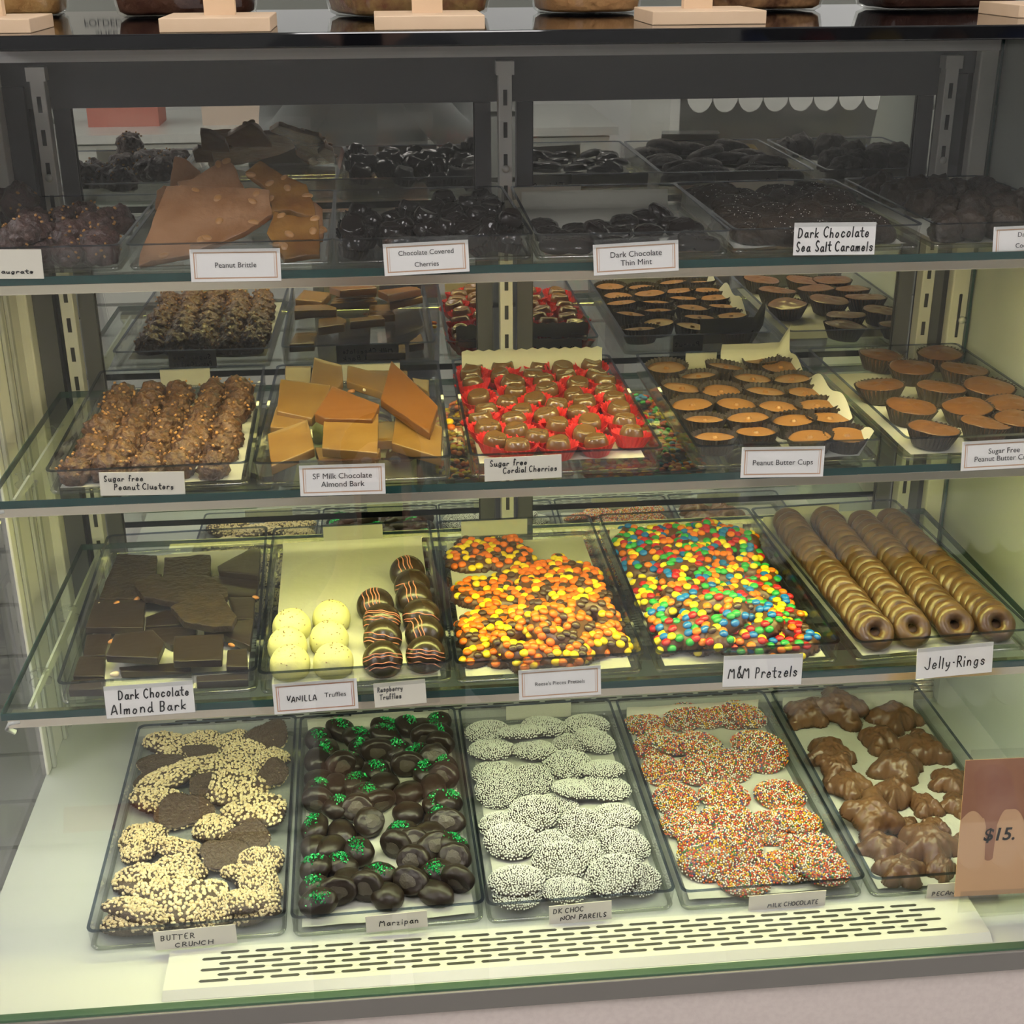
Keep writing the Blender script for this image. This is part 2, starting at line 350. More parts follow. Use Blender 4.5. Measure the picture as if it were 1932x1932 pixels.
# glass shelves with rail, tube light and brackets
def shelf(zt, yf, strength, tint, lab, yb=0.508):
    s = tag(empty('glass_shelf', 0.545, yf, zt), lab, 'glass shelf', 'glass shelves')
    def sp(n, m, bs, bev=0.0):
        o = boxes(n, m, bs, s, bev); o.location = (-s.location.x, -s.location.y, Z0 - s.location.z); return o
    x0, x1 = -0.007, 1.104
    sp('glass_slab', M_SHELF, [(x0, x1, yf + 0.0014, yb - 0.0014, zt - 0.008, zt - 0.0002)])
    sp('front_edge', M_EDGE, [(x0, x1, yf, yf + 0.0012, zt - 0.008, zt - 0.0002)])
    sp('back_edge', M_EDGE, [(x0, x1, yb - 0.0012, yb, zt - 0.008, zt - 0.0002)])
    sp('side_edge', M_EDGE, [(x0 - .0012, x0, yf, yb, zt - 0.008, zt - 0.0002)])
    sp('side_edge', M_EDGE, [(x1, x1 + .0012, yf, yb, zt - 0.008, zt - 0.0002)])
    sp('front_rail', M_ALU, [(x0 + 0.004, x1 - 0.01, yf + 0.001, yf + 0.0065, zt - 0.0180, zt - 0.0083), (x0 + 0.004, x1 - 0.01, yf + 0.0207, yf + 0.0219, zt - 0.0151, zt - 0.0106), (x0 + 0.004, x1 - 0.01, yf + 0.0065, yf + 0.022, zt - 0.0105, zt - 0.0083)], 0.0009)
    ml = mat('tube_light_%d' % int(zt * 1000), tint, 0.5, emit=strength)
    mb = MB(); pr = [(yf + .0085, zt - .0172), (yf + .0205, zt - .0148), (yf + .0205, zt - .0108), (yf + .0085, zt - .0108)]
    mb.add([(0.03, y, z) for y, z in pr] + [(1.07, y, z) for y, z in pr], [(3, 2, 1, 0), (4, 5, 6, 7), (0, 1, 5, 4), (1, 2, 6, 5), (2, 3, 7, 6), (3, 0, 4, 7)])
    o = mb.build('light_tube', ml, s); o.location = (-s.location.x, -s.location.y, Z0 - s.location.z)
    for bx in (0.0128, 1.0760):
        n = 8; prof = [(yf + 0.026, zt - 0.0085), (0.5095, zt - 0.0085), (0.5095, zt - 0.045), (0.40, zt - 0.030), (yf + 0.026, zt - 0.0145)]
        mb = MB(); k = len(prof)
        mb.add([(bx - 0.0013, y, z) for y, z in prof] + [(bx + 0.0013, y, z) for y, z in prof], [tuple(range(k))[::-1], tuple(range(k, 2 * k))] + [(i, (i + 1) % k, k + (i + 1) % k, k + i) for i in range(k)])
        o = mb.build('bracket', M_STEEL, s); o.location = (-s.location.x, -s.location.y, Z0 - s.location.z)
    mb = MB(); mb.tube([(x0 + 0.016, yf + 0.003, zt - 0.011), (x0 + 0.006, yf + 0.002, zt - 0.012), (x0 + 0.002, yf + 0.004, zt - 0.020), (x0 + 0.008, yf + 0.007, zt - 0.026)], 0.0028, 8)
    o = mb.build('rail_hook', M_WHITE, s, True); o.location = (-s.location.x, -s.location.y, Z0 - s.location.z)
    for by in (yf + 0.10, yf + 0.25):
        mb = MB(); mb.lathe([(0, 0), (0.011, 0), (0.012, 0.003), (0.007, 0.006), (0.007, 0.012), (0.010, 0.014), (0, 0.014)], 16, x0 + 0.014, by)
        o = mb.build('clear_bumper', M_ACR, s, True); o.location = (-s.location.x, -s.location.y, Z0 - s.location.z + zt - 0.0225)
    return s
shelf(0.5544, 0.2045, STRIP_TOP, (1.0, 0.88, 0.32), 'topmost glass shelf, carrying the peanut brittle and dark chocolates')
shelf(0.3444, 0.1520, STRIP_MID, (1.0, 0.98, 0.27), 'middle glass shelf, carrying the peanut butter cups')
shelf(0.1402, 0.0920, STRIP_LOW, (0.92, 1.0, 0.55), 'lowest glass shelf, carrying the pretzels and truffles')

# air vents on the deck
def vent(name, x0, x1, y0, y1, rows, pitch, length, lab, ys, xs0, xs1, wid):
    v = tag(empty(name, (x0 + x1) / 2, y0, DECK_Z + .0003), lab, 'vent')
    h = 0.0055
    mb = MB(); pr = [(y0, 0.0), (y0 + 0.009, h), (y1 - 0.004, h), (y1, 0.0)]
    mb.add([(x0 - (x0 + x1) / 2, y - y0, z) for y, z in pr] + [(x1 - (x0 + x1) / 2, y - y0, z) for y, z in pr], [(3, 2, 1, 0), (4, 5, 6, 7), (0, 1, 5, 4), (1, 2, 6, 5), (2, 3, 7, 6), (3, 0, 4, 7)])
    mb.build('plate', M_WHITE, v)
    mb = MB()
    for r_ in range(rows):
        yy = ys[0] + (ys[1] - ys[0]) * r_ / (rows - 1) - y0; x = xs0 + (pitch / 2 if r_ % 2 else 0)
        while x + length < xs1 + 0.012:
            a, b2 = x - (x0 + x1) / 2, x + length - (x0 + x1) / 2
            e = wid / 2
            mb.add([(a, yy, h + .0003), (a + e, yy - e, h + .0003), (b2 - e, yy - e, h + .0003), (b2, yy, h + .0003), (b2 - e, yy + e, h + .0003), (a + e, yy + e, h + .0003)], [(0, 1, 2, 3, 4, 5)])
            x += pitch
    mb.build('slots', M_DARK, v)  # flat shapes on the plate, coloured as the shade in its holes
vent('vent_grille', 0.150, 0.978, -0.076, -0.006, 6, 0.0345, 0.0292, 'white slotted air grille along the front of the deck', (-0.058, -0.019), 0.183, 0.940, 0.0036)
vent('rear_vent_grille', 0.05, 1.05, 0.408, 0.475, 6, 0.0345, 0.0292, 'white slotted air grille at the back of the deck behind the trays', (0.423, 0.462), 0.08, 1.01, 0.0034)
# small chrome hinge block seen at the right rear of the deck
t = tag(empty('hinge_block', 1.085, 0.40, DECK_Z), 'small chrome hinge block in clear plastic on the deck behind the turtles', 'hinge')
MB().box(-0.014, 0.014, -0.006, 0.008, 0, 0.010).box(-0.012, 0.012, -0.004, 0.008, 0.010, 0.034).build('chrome_body', M_ALU, t)
mb = MB()
for q in range(3): mb.tube([(-0.0125, -0.005, 0.014 + 0.008 * q), (0.0125, -0.005, 0.014 + 0.008 * q)], 0.003, 10)
mb.build('barrel', M_ALU, t, True)
MB().box(0.0145, 0.0175, -0.014, 0.012, 0, 0.040).box(-0.0175, 0.0175, -0.014, 0.012, -0.0, 0.0008).build('clear_guard', M_ACR, t)

# ---------------------------------------------------------------- on top of the counter
TOPZ = 0.774
def sign_stand(cx, yf, w_, lab):
    t = tag(empty('wooden_stand', cx, yf, TOPZ), lab, 'sign stand', 'wooden sign stands on the counter top')
    a = MB().box(-w_ / 2, w_ / 2, 0, 0.10, 0, 0.0125).build('base', M_WOOD, t)
    md = a.modifiers.new('soft_edges', 'BEVEL'); md.width = 0.0008; md.segments = 2
    a = MB().box(-0.0145, 0.0145, 0.052, 0.064, 0.0125, 0.20).build('upright_stick', M_WOOD, t)
sign_stand(0.2475, 0.209, 0.100, 'pale wooden sign stand on the counter top above the peanut brittle')
sign_stand(0.4435, 0.209, 0.102, 'pale wooden sign stand on the counter top left of the tan sweet tub')
sign_stand(0.7150, 0.245, 0.112, 'pale wooden sign stand on the counter top above the thin mints')
sign_stand(0.0300, 0.225, 0.100, 'pale wooden sign stand at the left end of the counter top')
sign_stand(1.1000, 0.300, 0.100, 'pale wooden sign stand at the right end of the counter top')
def rrect(w_, d_, r_, n=5):
    P = []
    for cx, cy, a0 in ((w_ / 2 - r_, d_ / 2 - r_, 0), (-w_ / 2 + r_, d_ / 2 - r_, 90), (-w_ / 2 + r_, -d_ / 2 + r_, 180), (w_ / 2 - r_, -d_ / 2 + r_, 270)):
        for i in range(n + 1):
            a = R(a0 + 90 * i / n); P.append((cx + r_ * math.cos(a), cy + r_ * math.sin(a)))
    return P
def loft(rings, cap0=True, cap1=True):
    mb = MB(); n = len(rings[0]); V = [p for r_ in rings for p in r_]; F = []
    for i in range(len(rings) - 1):
        for j in range(n): F.append((i * n + j, i * n + (j + 1) % n, (i + 1) * n + (j + 1) % n, (i + 1) * n + j))
    if cap0: F.append(tuple(range(n))[::-1])
    if cap1: F.append(tuple((len(rings) - 1) * n + j for j in range(n)))
    return mb.add(V, F)
def tub(cx, cy, w_, d_, h, colr, colr2, lab, what, rz=0, r_=0.02):
    t = tag(empty('sweet_tub', cx, cy, TOPZ, rz), lab, 'tub', 'clear sweet tubs on the counter top')
    sc = [(0.80, 0.0), (0.88, 0.004), (0.94, 0.03), (1.0, h)]
    loft([[(x * s_, y * s_, z) for x, y in rrect(w_, d_, r_)] for s_, z in sc], True, False).build('container', M_TUB, t, True)
    mm = mat(what, tuple(min(.8, c * 1.5) for c in colr), 0.4, col2=tuple(c * 1.5 for c in colr2), vscale=70, bump=(90, 0.6, 0.004))
    loft([[(x * s_ * 0.965, y * s_ * 0.965, max(z, 0.0025)) for x, y in rrect(w_, d_, r_)] for s_, z in [(0.80, 0.0025), (0.88, 0.006), (0.94, 0.03), (0.985, h * 0.75)]]).build('filling', mm, t, True)
    loft([[(x * 1.03, y * 1.03, h + z) for x, y in rrect(w_, d_, r_)] for z in (0, 0.008)]).build('lid', M_TUB, t, True)
tub(0.185, 0.530, 0.170, 0.12, 0.09, (0.10, 0.045, 0.028), (0.06, 0.022, 0.014), 'clear tub of reddish brown sweets behind the first whole wooden stand', 'reddish_brown_sweets', 0.1)
tub(0.430, 0.480, 0.175, 0.13, 0.09, (0.36, 0.22, 0.09), (0.22, 0.09, 0.05), 'clear tub of mottled fruit pieces behind the second whole wooden stand', 'mottled_sweets', 0.35)
tub(0.632, 0.500, 0.125, 0.13, 0.09, (0.52, 0.29, 0.13), (0.46, 0.24, 0.10), 'clear round-cornered tub of tan caramel above the thin mints', 'tan_caramel', 0.2, 0.045)
tub(0.835, 0.530, 0.150, 0.12, 0.09, (0.38, 0.21, 0.10), (0.10, 0.04, 0.02), 'clear tub of tan and dark swirls behind the third whole wooden stand', 'swirled_sweets', 0.1)
tub(1.045, 0.510, 0.185, 0.12, 0.09, (0.055, 0.024, 0.017), (0.035, 0.014, 0.010), 'clear tub of dark chocolate pieces at the right of the counter top', 'dark_sweets', 0.05)
tub(-0.005, 0.560, 0.110, 0.12, 0.09, (0.50, 0.30, 0.12), (0.42, 0.22, 0.08), 'clear tub of golden sweets at the left end of the counter top', 'golden_sweets', 0.1)
# back counter with boarded front behind the case, and a carton standing on it
t = tag(empty('back_counter', 0.6, 1.3, FLOOR), 'long boarded back counter standing behind the sweet case', 'counter')
mb = MB(); mb.box(-2.2, 2.2, -0.25, 0.25, 0, 1.545); mb.build('body', M_BOARD, t)
mb = MB()
for q in range(15): mb.box(-2.2, 2.2, -0.262, -0.25, 0.10 * q + 0.006, 0.10 * q + 0.098)
mb.build('boards', M_BOARD, t)
MB().box(-2.25, 2.25, -0.29, 0.27, 1.545, 1.575).build('worktop', M_BOARD, t)
# carton on the back counter; its front shows in the black counter top
FONT = None
def text_mesh(s, size, bold=0.0, slant=0.0):
    c = bpy.data.curves.new('txt', 'FONT'); c.body = s; c.size = 1.0; c.align_x = 'CENTER'; c.align_y = 'CENTER'; c.resolution_u = 3
    c.offset = bold
    o = bpy.data.objects.new('txt', c); COL.objects.link(o)
    dg = bpy.context.evaluated_depsgraph_get(); dg.update()
    me = bpy.data.meshes.new_from_object(o.evaluated_get(dg)); bpy.data.objects.remove(o); bpy.data.curves.remove(c)
    for v in me.vertices: v.co = Vector(((v.co.x + slant * v.co.y) * size, v.co.y * size, 0))
    me.update(); return me
def lettering(me, m, parent, mx):
    me.materials.clear(); me.materials.append(m)
    return link('lettering', me, parent, mx)
UPRIGHT = Matrix.Rotation(R(90), 4, 'X')
t = tag(empty('carton', 0.025, 1.06, 0.775), 'grey printed carton standing on the back counter', 'carton')
MB().box(-0.11, 0.11, 0, 0.15, 0, 0.085).build('box', mat('carton_board', (0.34, 0.33, 0.29), 0.7), t)
lettering(text_mesh('FOLDED DELI', 0.0150), M_INK, t, Matrix.Translation((-.014, -0.0006, 0.033)) @ UPRIGHT)
lettering(text_mesh('SHEETS', 0.0150), M_INK, t, Matrix.Translation((-0.020, -0.0006, 0.0495)) @ UPRIGHT)

# ---------------------------------------------------------------- the shop in front of the case (seen in the mirrors)
t = tag(empty('slatwall_counter', -0.4, -3.3, FLOOR), 'low white slat-fronted counter across the shop', 'counter')
mb = MB(); mb.box(-1.9, 1.65, -0.35, 0.35, 0, 0.98).build('body', M_WHITE, t)
mb = MB()
for q in range(8): mb.box(-1.9, 1.65, 0.35, 0.366, 0.04 + 0.118 * q, 0.145 + 0.118 * q)
mb.build('slats', mat('slat_white', (0.62, 0.63, 0.58), 0.5), t)
MB().box(-1.93, 1.68, -0.38, 0.39, 0.98, 1.01).build('worktop', M_WHITE, t)
for i, (bx, bw, bh, c) in enumerate(((-1.5, .30, .10, (.45, .12, .10)), (-1.0, .24, .08, (.55, .45, .20)), (-0.62, .34, .11, (.50, .55, .42)), (-0.15, .26, .09, (.50, .16, .12)), (0.25, .22, .12, (.62, .50, .40)))):
    q = MB().box(-bw / 2, bw / 2, -0.1, 0.1, 0, bh).build('sweet_box', mat('box_card_%d' % i, c, 0.6)); q.location = (-0.4 + bx, -3.25, 0.21 + 0.0)
    q.location.z = FLOOR + 1.01 + Z0
    tag(q, ('red', 'mustard', 'pale green', 'brick red', 'beige')[i] + ' gift box on the white counter across the shop', 'box')
t = tag(empty('display_shelf', 2.05, -3.0, FLOOR), 'white shelf unit with scalloped valances across the shop', 'shelf unit')
mb = MB(); mb.box(-0.75, -0.72, 0.22, 0.9, 0, 1.9).box(-0.72, 0.57, 0.22, 0.25, 0, 1.9).box(0.57, 0.6, 0.22, 0.9, 0, 1.9); mb.build('carcass', M_WHITE, t)
for z in (0.45, 0.85, 1.25, 1.65): MB().box(-0.72, 0.57, 0.25, 0.9, z - 0.012, z + 0.012).build('shelf_board', M_WHITE, t)
for z in (0.85, 1.25, 1.65):
    mb = MB()
    for q in range(16):
        x = -0.70 + 0.08 * q
        V = [(x, 0.91, z), (x + 0.08, 0.91, z)] + [(x + 0.04 + 0.04 * math.cos(R(a)), 0.91, z - 0.05 + 0.05 * math.sin(R(a))) for a in range(0, -181, -20)]
        n = len(V); mb.add(V + [(a, b - 0.008, c) for a, b, c in V], [tuple(range(n)), tuple(range(2 * n - 1, n - 1, -1))] + [(i, n + i, n + (i + 1) % n, (i + 1) % n) for i in range(n)])
    mb.build('scalloped_valance', M_WHITE, t)
for i in range(14):
    c = ((.45, .10, .08), (.60, .42, .10), (.30, .16, .08), (.10, .16, .35))[i % 4]
    x = 1.42 + 0.19 * (i % 7); z = (0.862, 1.262)[i // 7]
    mb = MB(); mb.lathe([(0, 0), (0.05, 0), (0.055, 0.02), (0.05, 0.13), (0.03, 0.15), (0, 0.15)], 12)
    o = mb.build('sweet_jar', mat('jar_%d' % (i % 4), c, 0.4), None, True); o.location = (x, -2.35, z + .003)
    tag(o, '%s jar, %s along the %s board of the scalloped shelf unit' % (('red', 'mustard', 'brown', 'blue')[i % 4], ORD[i % 7], ('second', 'third')[i // 7]), 'jar', 'jars on the scalloped shelf unit')

# the photographer, reflected in the mirrored doors
def skin_body(name, J, E, m, parent=None, sub=2):
    """J: {key: (x, y, z, radius)}; E: edges; the first joint is the root"""
    bm = bmesh.new(); sl = bm.verts.layers.skin.verify(); vs = {}
    for i, (k_, (x, y, z, r_)) in enumerate(J.items()):
        v = bm.verts.new((x, y, z)); rr = r_ if isinstance(r_, tuple) else (r_, r_)
        v[sl].radius = rr; v[sl].use_root = (i == 0); vs[k_] = v
    for a, b_ in E: bm.edges.new((vs[a], vs[b_]))
    me = bpy.data.meshes.new(name); bm.to_mesh(me); bm.free(); me.materials.append(m)
    o = link(name, me, parent)
    md = o.modifiers.new('skin', 'SKIN'); md.use_smooth_shade = True
    md = o.modifiers.new('smooth', 'SUBSURF'); md.levels = sub; md.render_levels = sub
    return o
M_SKIN = mat('skin', (0.48, 0.28, 0.20), 0.5); M_SHIRT = mat('grey_shirt', (0.11, 0.12, 0.12), 0.8, bump=(80, 0.2)); M_JEAN = mat('dark_trousers', (0.03, 0.035, 0.05), 0.8); M_HAIR = mat('brown_hair', (0.03, 0.018, 0.010), 0.6)
PX, PY = 0.37, -1.50
per = tag(empty('person', PX, PY, FLOOR), 'person in a grey shirt and dark trousers holding up a phone before the case', 'person')
J = {'pel': (0, 0, .95, (.15, .11)), 'ab': (0, 0, 1.10, (.145, .105)), 'ch': (0, 0.0, 1.30, (.165, .115)), 'nk0': (0, -.01, 1.45, (.07, .06)), 'nk1': (0, .0, 1.52, .052), 'hd0': (0, .015, 1.60, (.068, .078)), 'hd1': (0, .01, 1.68, (.074, .09)), 'hd2': (0, .0, 1.74, (.055, .07))}
E = [('pel', 'ab'), ('ab', 'ch'), ('ch', 'nk0'), ('nk0', 'nk1'), ('nk1', 'hd0'), ('hd0', 'hd1'), ('hd1', 'hd2')]
for sx, s_ in ((-1, 'l'), (1, 'r')):
    J.update({s_ + 'hip': (sx * .09, 0, .90, .088), s_ + 'kn': (sx * .10, .015, .50, .060), s_ + 'an': (sx * .10, -.01, .09, .042), s_ + 'toe': (sx * .115, .13, .035, .036),
              s_ + 'sh': (sx * .19, -.005, 1.41, .062), s_ + 'el': (sx * .235, .07, 1.16, .045), s_ + 'wr': (sx * .075, .29, 1.36, .030), s_ + 'pm': (sx * .060, .325, 1.41, (.034, .018))})
    E += [('pel', s_ + 'hip'), (s_ + 'hip', s_ + 'kn'), (s_ + 'kn', s_ + 'an'), (s_ + 'an', s_ + 'toe'), ('nk0', s_ + 'sh'), (s_ + 'sh', s_ + 'el'), (s_ + 'el', s_ + 'wr'), (s_ + 'wr', s_ + 'pm')]
    for q, (dx, dz, ln) in enumerate(((.018, .020, .030), (.021, .004, .033), (.020, -.012, .031), (.016, -.027, .025))):
        J['%sf%da' % (s_, q)] = (sx * (.060 + dx * .6), .345, 1.43 + dz, .0095); J['%sf%db' % (s_, q)] = (sx * (.060 + dx), .362, 1.435 + dz, .0088); J['%sf%dc' % (s_, q)] = (sx * (.060 + dx - ln * .9), .372, 1.437 + dz, .0078)
        E += [(s_ + 'pm', '%sf%da' % (s_, q)), ('%sf%da' % (s_, q), '%sf%db' % (s_, q)), ('%sf%db' % (s_, q), '%sf%dc' % (s_, q))]
    J[s_ + 'ta'] = (sx * .045, .315, 1.435, .011); J[s_ + 'tb'] = (sx * .035, .325, 1.462, .009)
    E += [(s_ + 'pm', s_ + 'ta'), (s_ + 'ta', s_ + 'tb')]
skin_body('body', J, E, M_SKIN, per)
V, F = ICO3
def blob(name, m, c, s_, parent, sub=ICO3):
    return link(name, mesh(name, [(c[0] + v.x * s_[0], c[1] + v.y * s_[1], c[2] + v.z * s_[2]) for v in sub[0]], sub[1], m), parent)
blob('hair', M_HAIR, (0, -.018, 1.715), (.088, .098, .085), per)
for sx in (-1, 1):
    blob('eye', M_SALT, (sx * .030, .088, 1.662), (.012, .010, .009), per, ICO2); blob('ear', M_SKIN, (sx * .078, .0, 1.645), (.012, .022, .032), per, ICO2)
blob('nose', M_SKIN, (0, .100, 1.632), (.012, .018, .022), per, ICO2)
blob('mouth', mat('lips', (.40, .15, .13), .5), (0, .088, 1.592), (.024, .010, .007), per, ICO2)
SJ = {'ab0': (0, 0, .93, (.165, .125)), 'ab': (0, 0, 1.10, (.16, .12)), 'ch': (0, 0, 1.30, (.18, .13)), 'nk': (0, -.01, 1.44, (.085, .075)), 'ls': (-.19, -.005, 1.40, .075), 'le': (-.235, .07, 1.16, .062), 'lw': (-.10, .262, 1.33, .045), 'rs': (.19, -.005, 1.40, .075), 're': (.235, .07, 1.16, .062), 'rw': (.10, .262, 1.33, .045)}
skin_body('shirt', SJ, [('ab0', 'ab'), ('ab', 'ch'), ('ch', 'nk'), ('nk', 'ls'), ('ls', 'le'), ('le', 'lw'), ('nk', 'rs'), ('rs', 're'), ('re', 'rw')], M_SHIRT, per)
TJ = {'p': (0, 0, .93, (.16, .118)), 'lh': (-.09, 0, .88, .098), 'lk': (-.10, .015, .50, .072), 'la': (-.10, -.01, .10, .058), 'rh': (.09, 0, .88, .098), 'rk': (.10, .015, .50, .072), 'ra': (.10, -.01, .10, .058)}
skin_body('trousers', TJ, [('p', 'lh'), ('lh', 'lk'), ('lk', 'la'), ('p', 'rh'), ('rh', 'rk'), ('rk', 'ra')], M_JEAN, per)
q = MB().box(-0.038, 0.038, 0, 0.008, -0.078, 0.078).build('phone', M_BLACK); q.location = (PX, PY + 0.345, 1.645 - Z0 + Z0 - 0.0); q.location.z = 1.46
tag(q, 'black phone held up in both hands of the person', 'phone')

# ---------------------------------------------------------------- trays
TR = {'b0': (0.0672, 0.0, -0.0886, 0.0192), 'b1': (0.27, 0.0, -0.0886, 0.0214), 'b2': (0.4695, 0.0, -0.0886, 0.0155), 'b3': (0.6731, 0.0, -0.0886, 0.0131), 'b4': (0.8767, 0.0, -0.0886, 0.0063),
      't0': (0.0484, 0.0984, 0.1402, 0.0385), 't1': (0.2474, 0.0984, 0.1402, 0.0227), 't2': (0.4474, 0.0984, 0.1402, 0.0078), 't3': (0.6573, 0.0984, 0.1402, 0.0106), 't4': (0.8718, 0.0984, 0.1402, 0.0503),
      'm0': (0.0515, 0.1591, 0.3444, 0.0199), 'm1': (0.2534, 0.1591, 0.3444, -0.0097), 'm2': (0.4704, 0.1591, 0.3444, 0.0001), 'm3': (0.7022, 0.1591, 0.3444, 0.003), 'm4': (0.9243, 0.1591, 0.3444, 0.0083),
      'u0': (-0.0335, 0.2119, 0.5544, 0.0), 'u1': (0.1442, 0.2119, 0.5544, 0.0073), 'u2': (0.3433, 0.2119, 0.5544, 0.0195), 'u3': (0.5421, 0.2119, 0.5544, -0.0082), 'u4': (0.7434, 0.2149, 0.5544, 0.01), 'u5': (0.953, 0.2190, 0.5544, 0.004)}
NARROW = {'u0': .868, 'u5': .88}
DEP = {'b': 0.392, 't': 0.3726, 'm': 0.3425, 'u': 0.290}
WID, HGT = 0.198, 0.027
def tmx(k): return Matrix.Translation((TR[k][0], TR[k][1], TR[k][2] + Z0)) @ Matrix.Rotation(TR[k][3], 4, 'Z')
TRAYM = {}
def ring(w_, d_, r_, ins, z): return [(x + w_ / 2, y + d_ / 2, z) for x, y in rrect(w_ - 2 * ins, d_ - 2 * ins, r_)]
for kk, dd in DEP.items():
    mb = loft([ring(WID, dd, .008, .006, 0.0006), ring(WID, dd, .009, .0030, 0.0020), ring(WID, dd, .009, .0014, 0.006), ring(WID, dd, .0085, .0002, HGT), ring(WID, dd, .0075, .0026, HGT), ring(WID, dd, .008, .0042, .006), ring(WID, dd, .007, .0058, .0040), ring(WID, dd, .006, .0085, .0030)], True, True)
    a = mesh('tray', mb.v, mb.f, M_ACR, False)
    r0 = [ring(WID, dd, .0085, 0, HGT - .0010), ring(WID, dd, .0085, -.0002, HGT + .0003), ring(WID, dd, .0075, .0028, HGT + .0003), ring(WID, dd, .0075, .0028, HGT - .0010)]
    mb = loft(r0 + [r0[0]], False, False)
    f0 = [ring(WID, dd, .008, .0050, 0.0002), ring(WID, dd, .009, .0020, 0.0014), ring(WID, dd, .009, .0010, 0.0045), ring(WID, dd, .008, .0044, .0050), ring(WID, dd, .007, .0060, .0034)]
    mf = loft(f0 + [f0[0]], False, False)
    TRAYM[kk] = (a, mesh('rim', mb.v, mb.f, M_RIM, False), mesh('bottom_corner', mf.v, mf.f, M_FOOT, True))
TLAB = {'b0': 'the nut-crusted crunch pieces', 'b1': 'the green-glittered dark ovals', 'b2': 'the white-seeded discs', 'b3': 'the rainbow-seeded discs', 'b4': 'the pecan turtles',
        't0': 'the dark almond bark slabs', 't1': 'the white and pink-striped truffles', 't2': 'the orange and yellow candy pretzels', 't3': 'the multicoloured candy pretzels', 't4': 'four rows of chocolate rings',
        'm0': 'the milk chocolate peanut clusters', 'm1': 'the square milk bark slabs', 'm2': 'cherries in red paper cups', 'm3': 'the small peanut butter cups', 'm4': 'the large peanut butter cups',
        'u0': 'dark clusters at the end of the top shelf', 'u1': 'the heaped peanut brittle', 'u2': 'the heaped glossy cherries', 'u3': 'the glossy thin mints', 'u4': 'the salted dark caramels', 'u5': 'the dark coconut clusters'}
for k in TR:
    a, b, c_ = TRAYM[k[0]]
    o = link('acrylic_tray', a, None, tmx(k) @ Matrix.Diagonal((NARROW.get(k, 1), 1, 1, 1))); link('rim', b, o); link('bottom_corner', c_, o)
    tag(o, 'clear acrylic tray holding ' + TLAB[k], 'tray', 'clear acrylic display trays')

class Pile:
    """heights inside a tray, so that pieces come to rest on what lies below"""
    def __init__(s, k):
        s.k = k; s.st = 0.0025; s.n = (int(WID / s.st) + 1, int(DEP[k[0]] / s.st) + 1)
        s.X, s.Y = np.meshgrid(np.arange(s.n[0]) * s.st, np.arange(s.n[1]) * s.st, indexing='ij'); s.H = np.full(s.n, 0.0045); s.mx = tmx(k)
    def rest(s, x, y, r_, t_, lim=18, dome=0.5, ry=None, sink=0.3):
        ry = ry or r_
        q = ((s.X - x) / r_) ** 2 + ((s.Y - y) / ry) ** 2; m = q < 0.8
        if m.sum() < 4: m = q < 3
        X, Y, Hh = s.X[m] - x, s.Y[m] - y, s.H[m]
        A = np.c_[X, Y, np.ones(len(X))]; c, *_ = np.linalg.lstsq(A, Hh, rcond=None)
        g = math.hypot(c[0], c[1]); mxg = math.tan(R(lim))
        a, b = (c[0], c[1]) if g < mxg else (c[0] * mxg / g, c[1] * mxg / g)
        resid = Hh - (a * X + b * Y); z = float(np.percentile(resid, 100 * (1 - sink)))
        z = max(z, 0.0045)
        m2 = q < 1; top = z + a * (s.X[m2] - x) + b * (s.Y[m2] - y) + t_ * ((1 - dome) + dome * np.sqrt(np.clip(1 - q[m2], 0, 1)))
        s.H[m2] = np.maximum(s.H[m2], top)
        return z, Vector((-a, -b, 1)).normalized()
    def put(s, o, x, y, z, nrm=None, yaw=0.0, sc=(1, 1, 1), extra=None):
        qn = Vector((0, 0, 1)).rotation_difference(nrm) if nrm is not None else Quaternion()
        M = s.mx @ Matrix.Translation((x, y, z)) @ qn.to_matrix().to_4x4() @ Matrix.Rotation(yaw, 4, 'Z')
        if extra is not None: M = M @ extra
        M = M @ Matrix.Diagonal((*sc, 1))
        if o.type == 'MESH':                                 # keep the piece on the tray floor and between its walls
            n = len(o.data.vertices); co = np.empty(n * 3); o.data.vertices.foreach_get('co', co); co = co.reshape(-1, 3)
            L = np.array(s.mx.inverted() @ M); q = co @ L[:3, :3].T + L[:3, 3]; lo, hi = q.min(0), q.max(0); W_ = WID * NARROW.get(s.k, 1); g = .0058
            dx = max(0, g - lo[0]) - max(0, hi[0] - (W_ - g)); dy = max(0, g - lo[1]) - max(0, hi[1] - (DEP[s.k[0]] - g)); dz = max(0, .0046 - lo[2])
            M = s.mx @ Matrix.Translation((dx, dy, dz)) @ s.mx.inverted() @ M
        o.matrix_world = M
        return o
def copy_tree(o):
    c = o.copy(); COL.objects.link(c)
    for ch in o.children:
        d = ch.copy(); COL.objects.link(d); d.parent = c; d.matrix_parent_inverse = ch.matrix_parent_inverse.copy(); d.matrix_basis = ch.matrix_basis.copy()
    return c
class Kind:
    """first use takes the prototypes themselves, later uses copy them with their parts"""
    def __init__(s, protos): s.p = protos; s.used = [False] * len(protos); s.i = 0
    def get(s, i=None):
        if i is None: i = s.i; s.i = (s.i + 1) % len(s.p)
        i %= len(s.p)
        if not s.used[i]: s.used[i] = True; return s.p[i]
        return copy_tree(s.p[i])
    def done(s):
        for u, o in zip(s.used, s.p):
            if not u:
                for ch in list(o.children): bpy.data.objects.remove(ch)
                bpy.data.objects.remove(o)

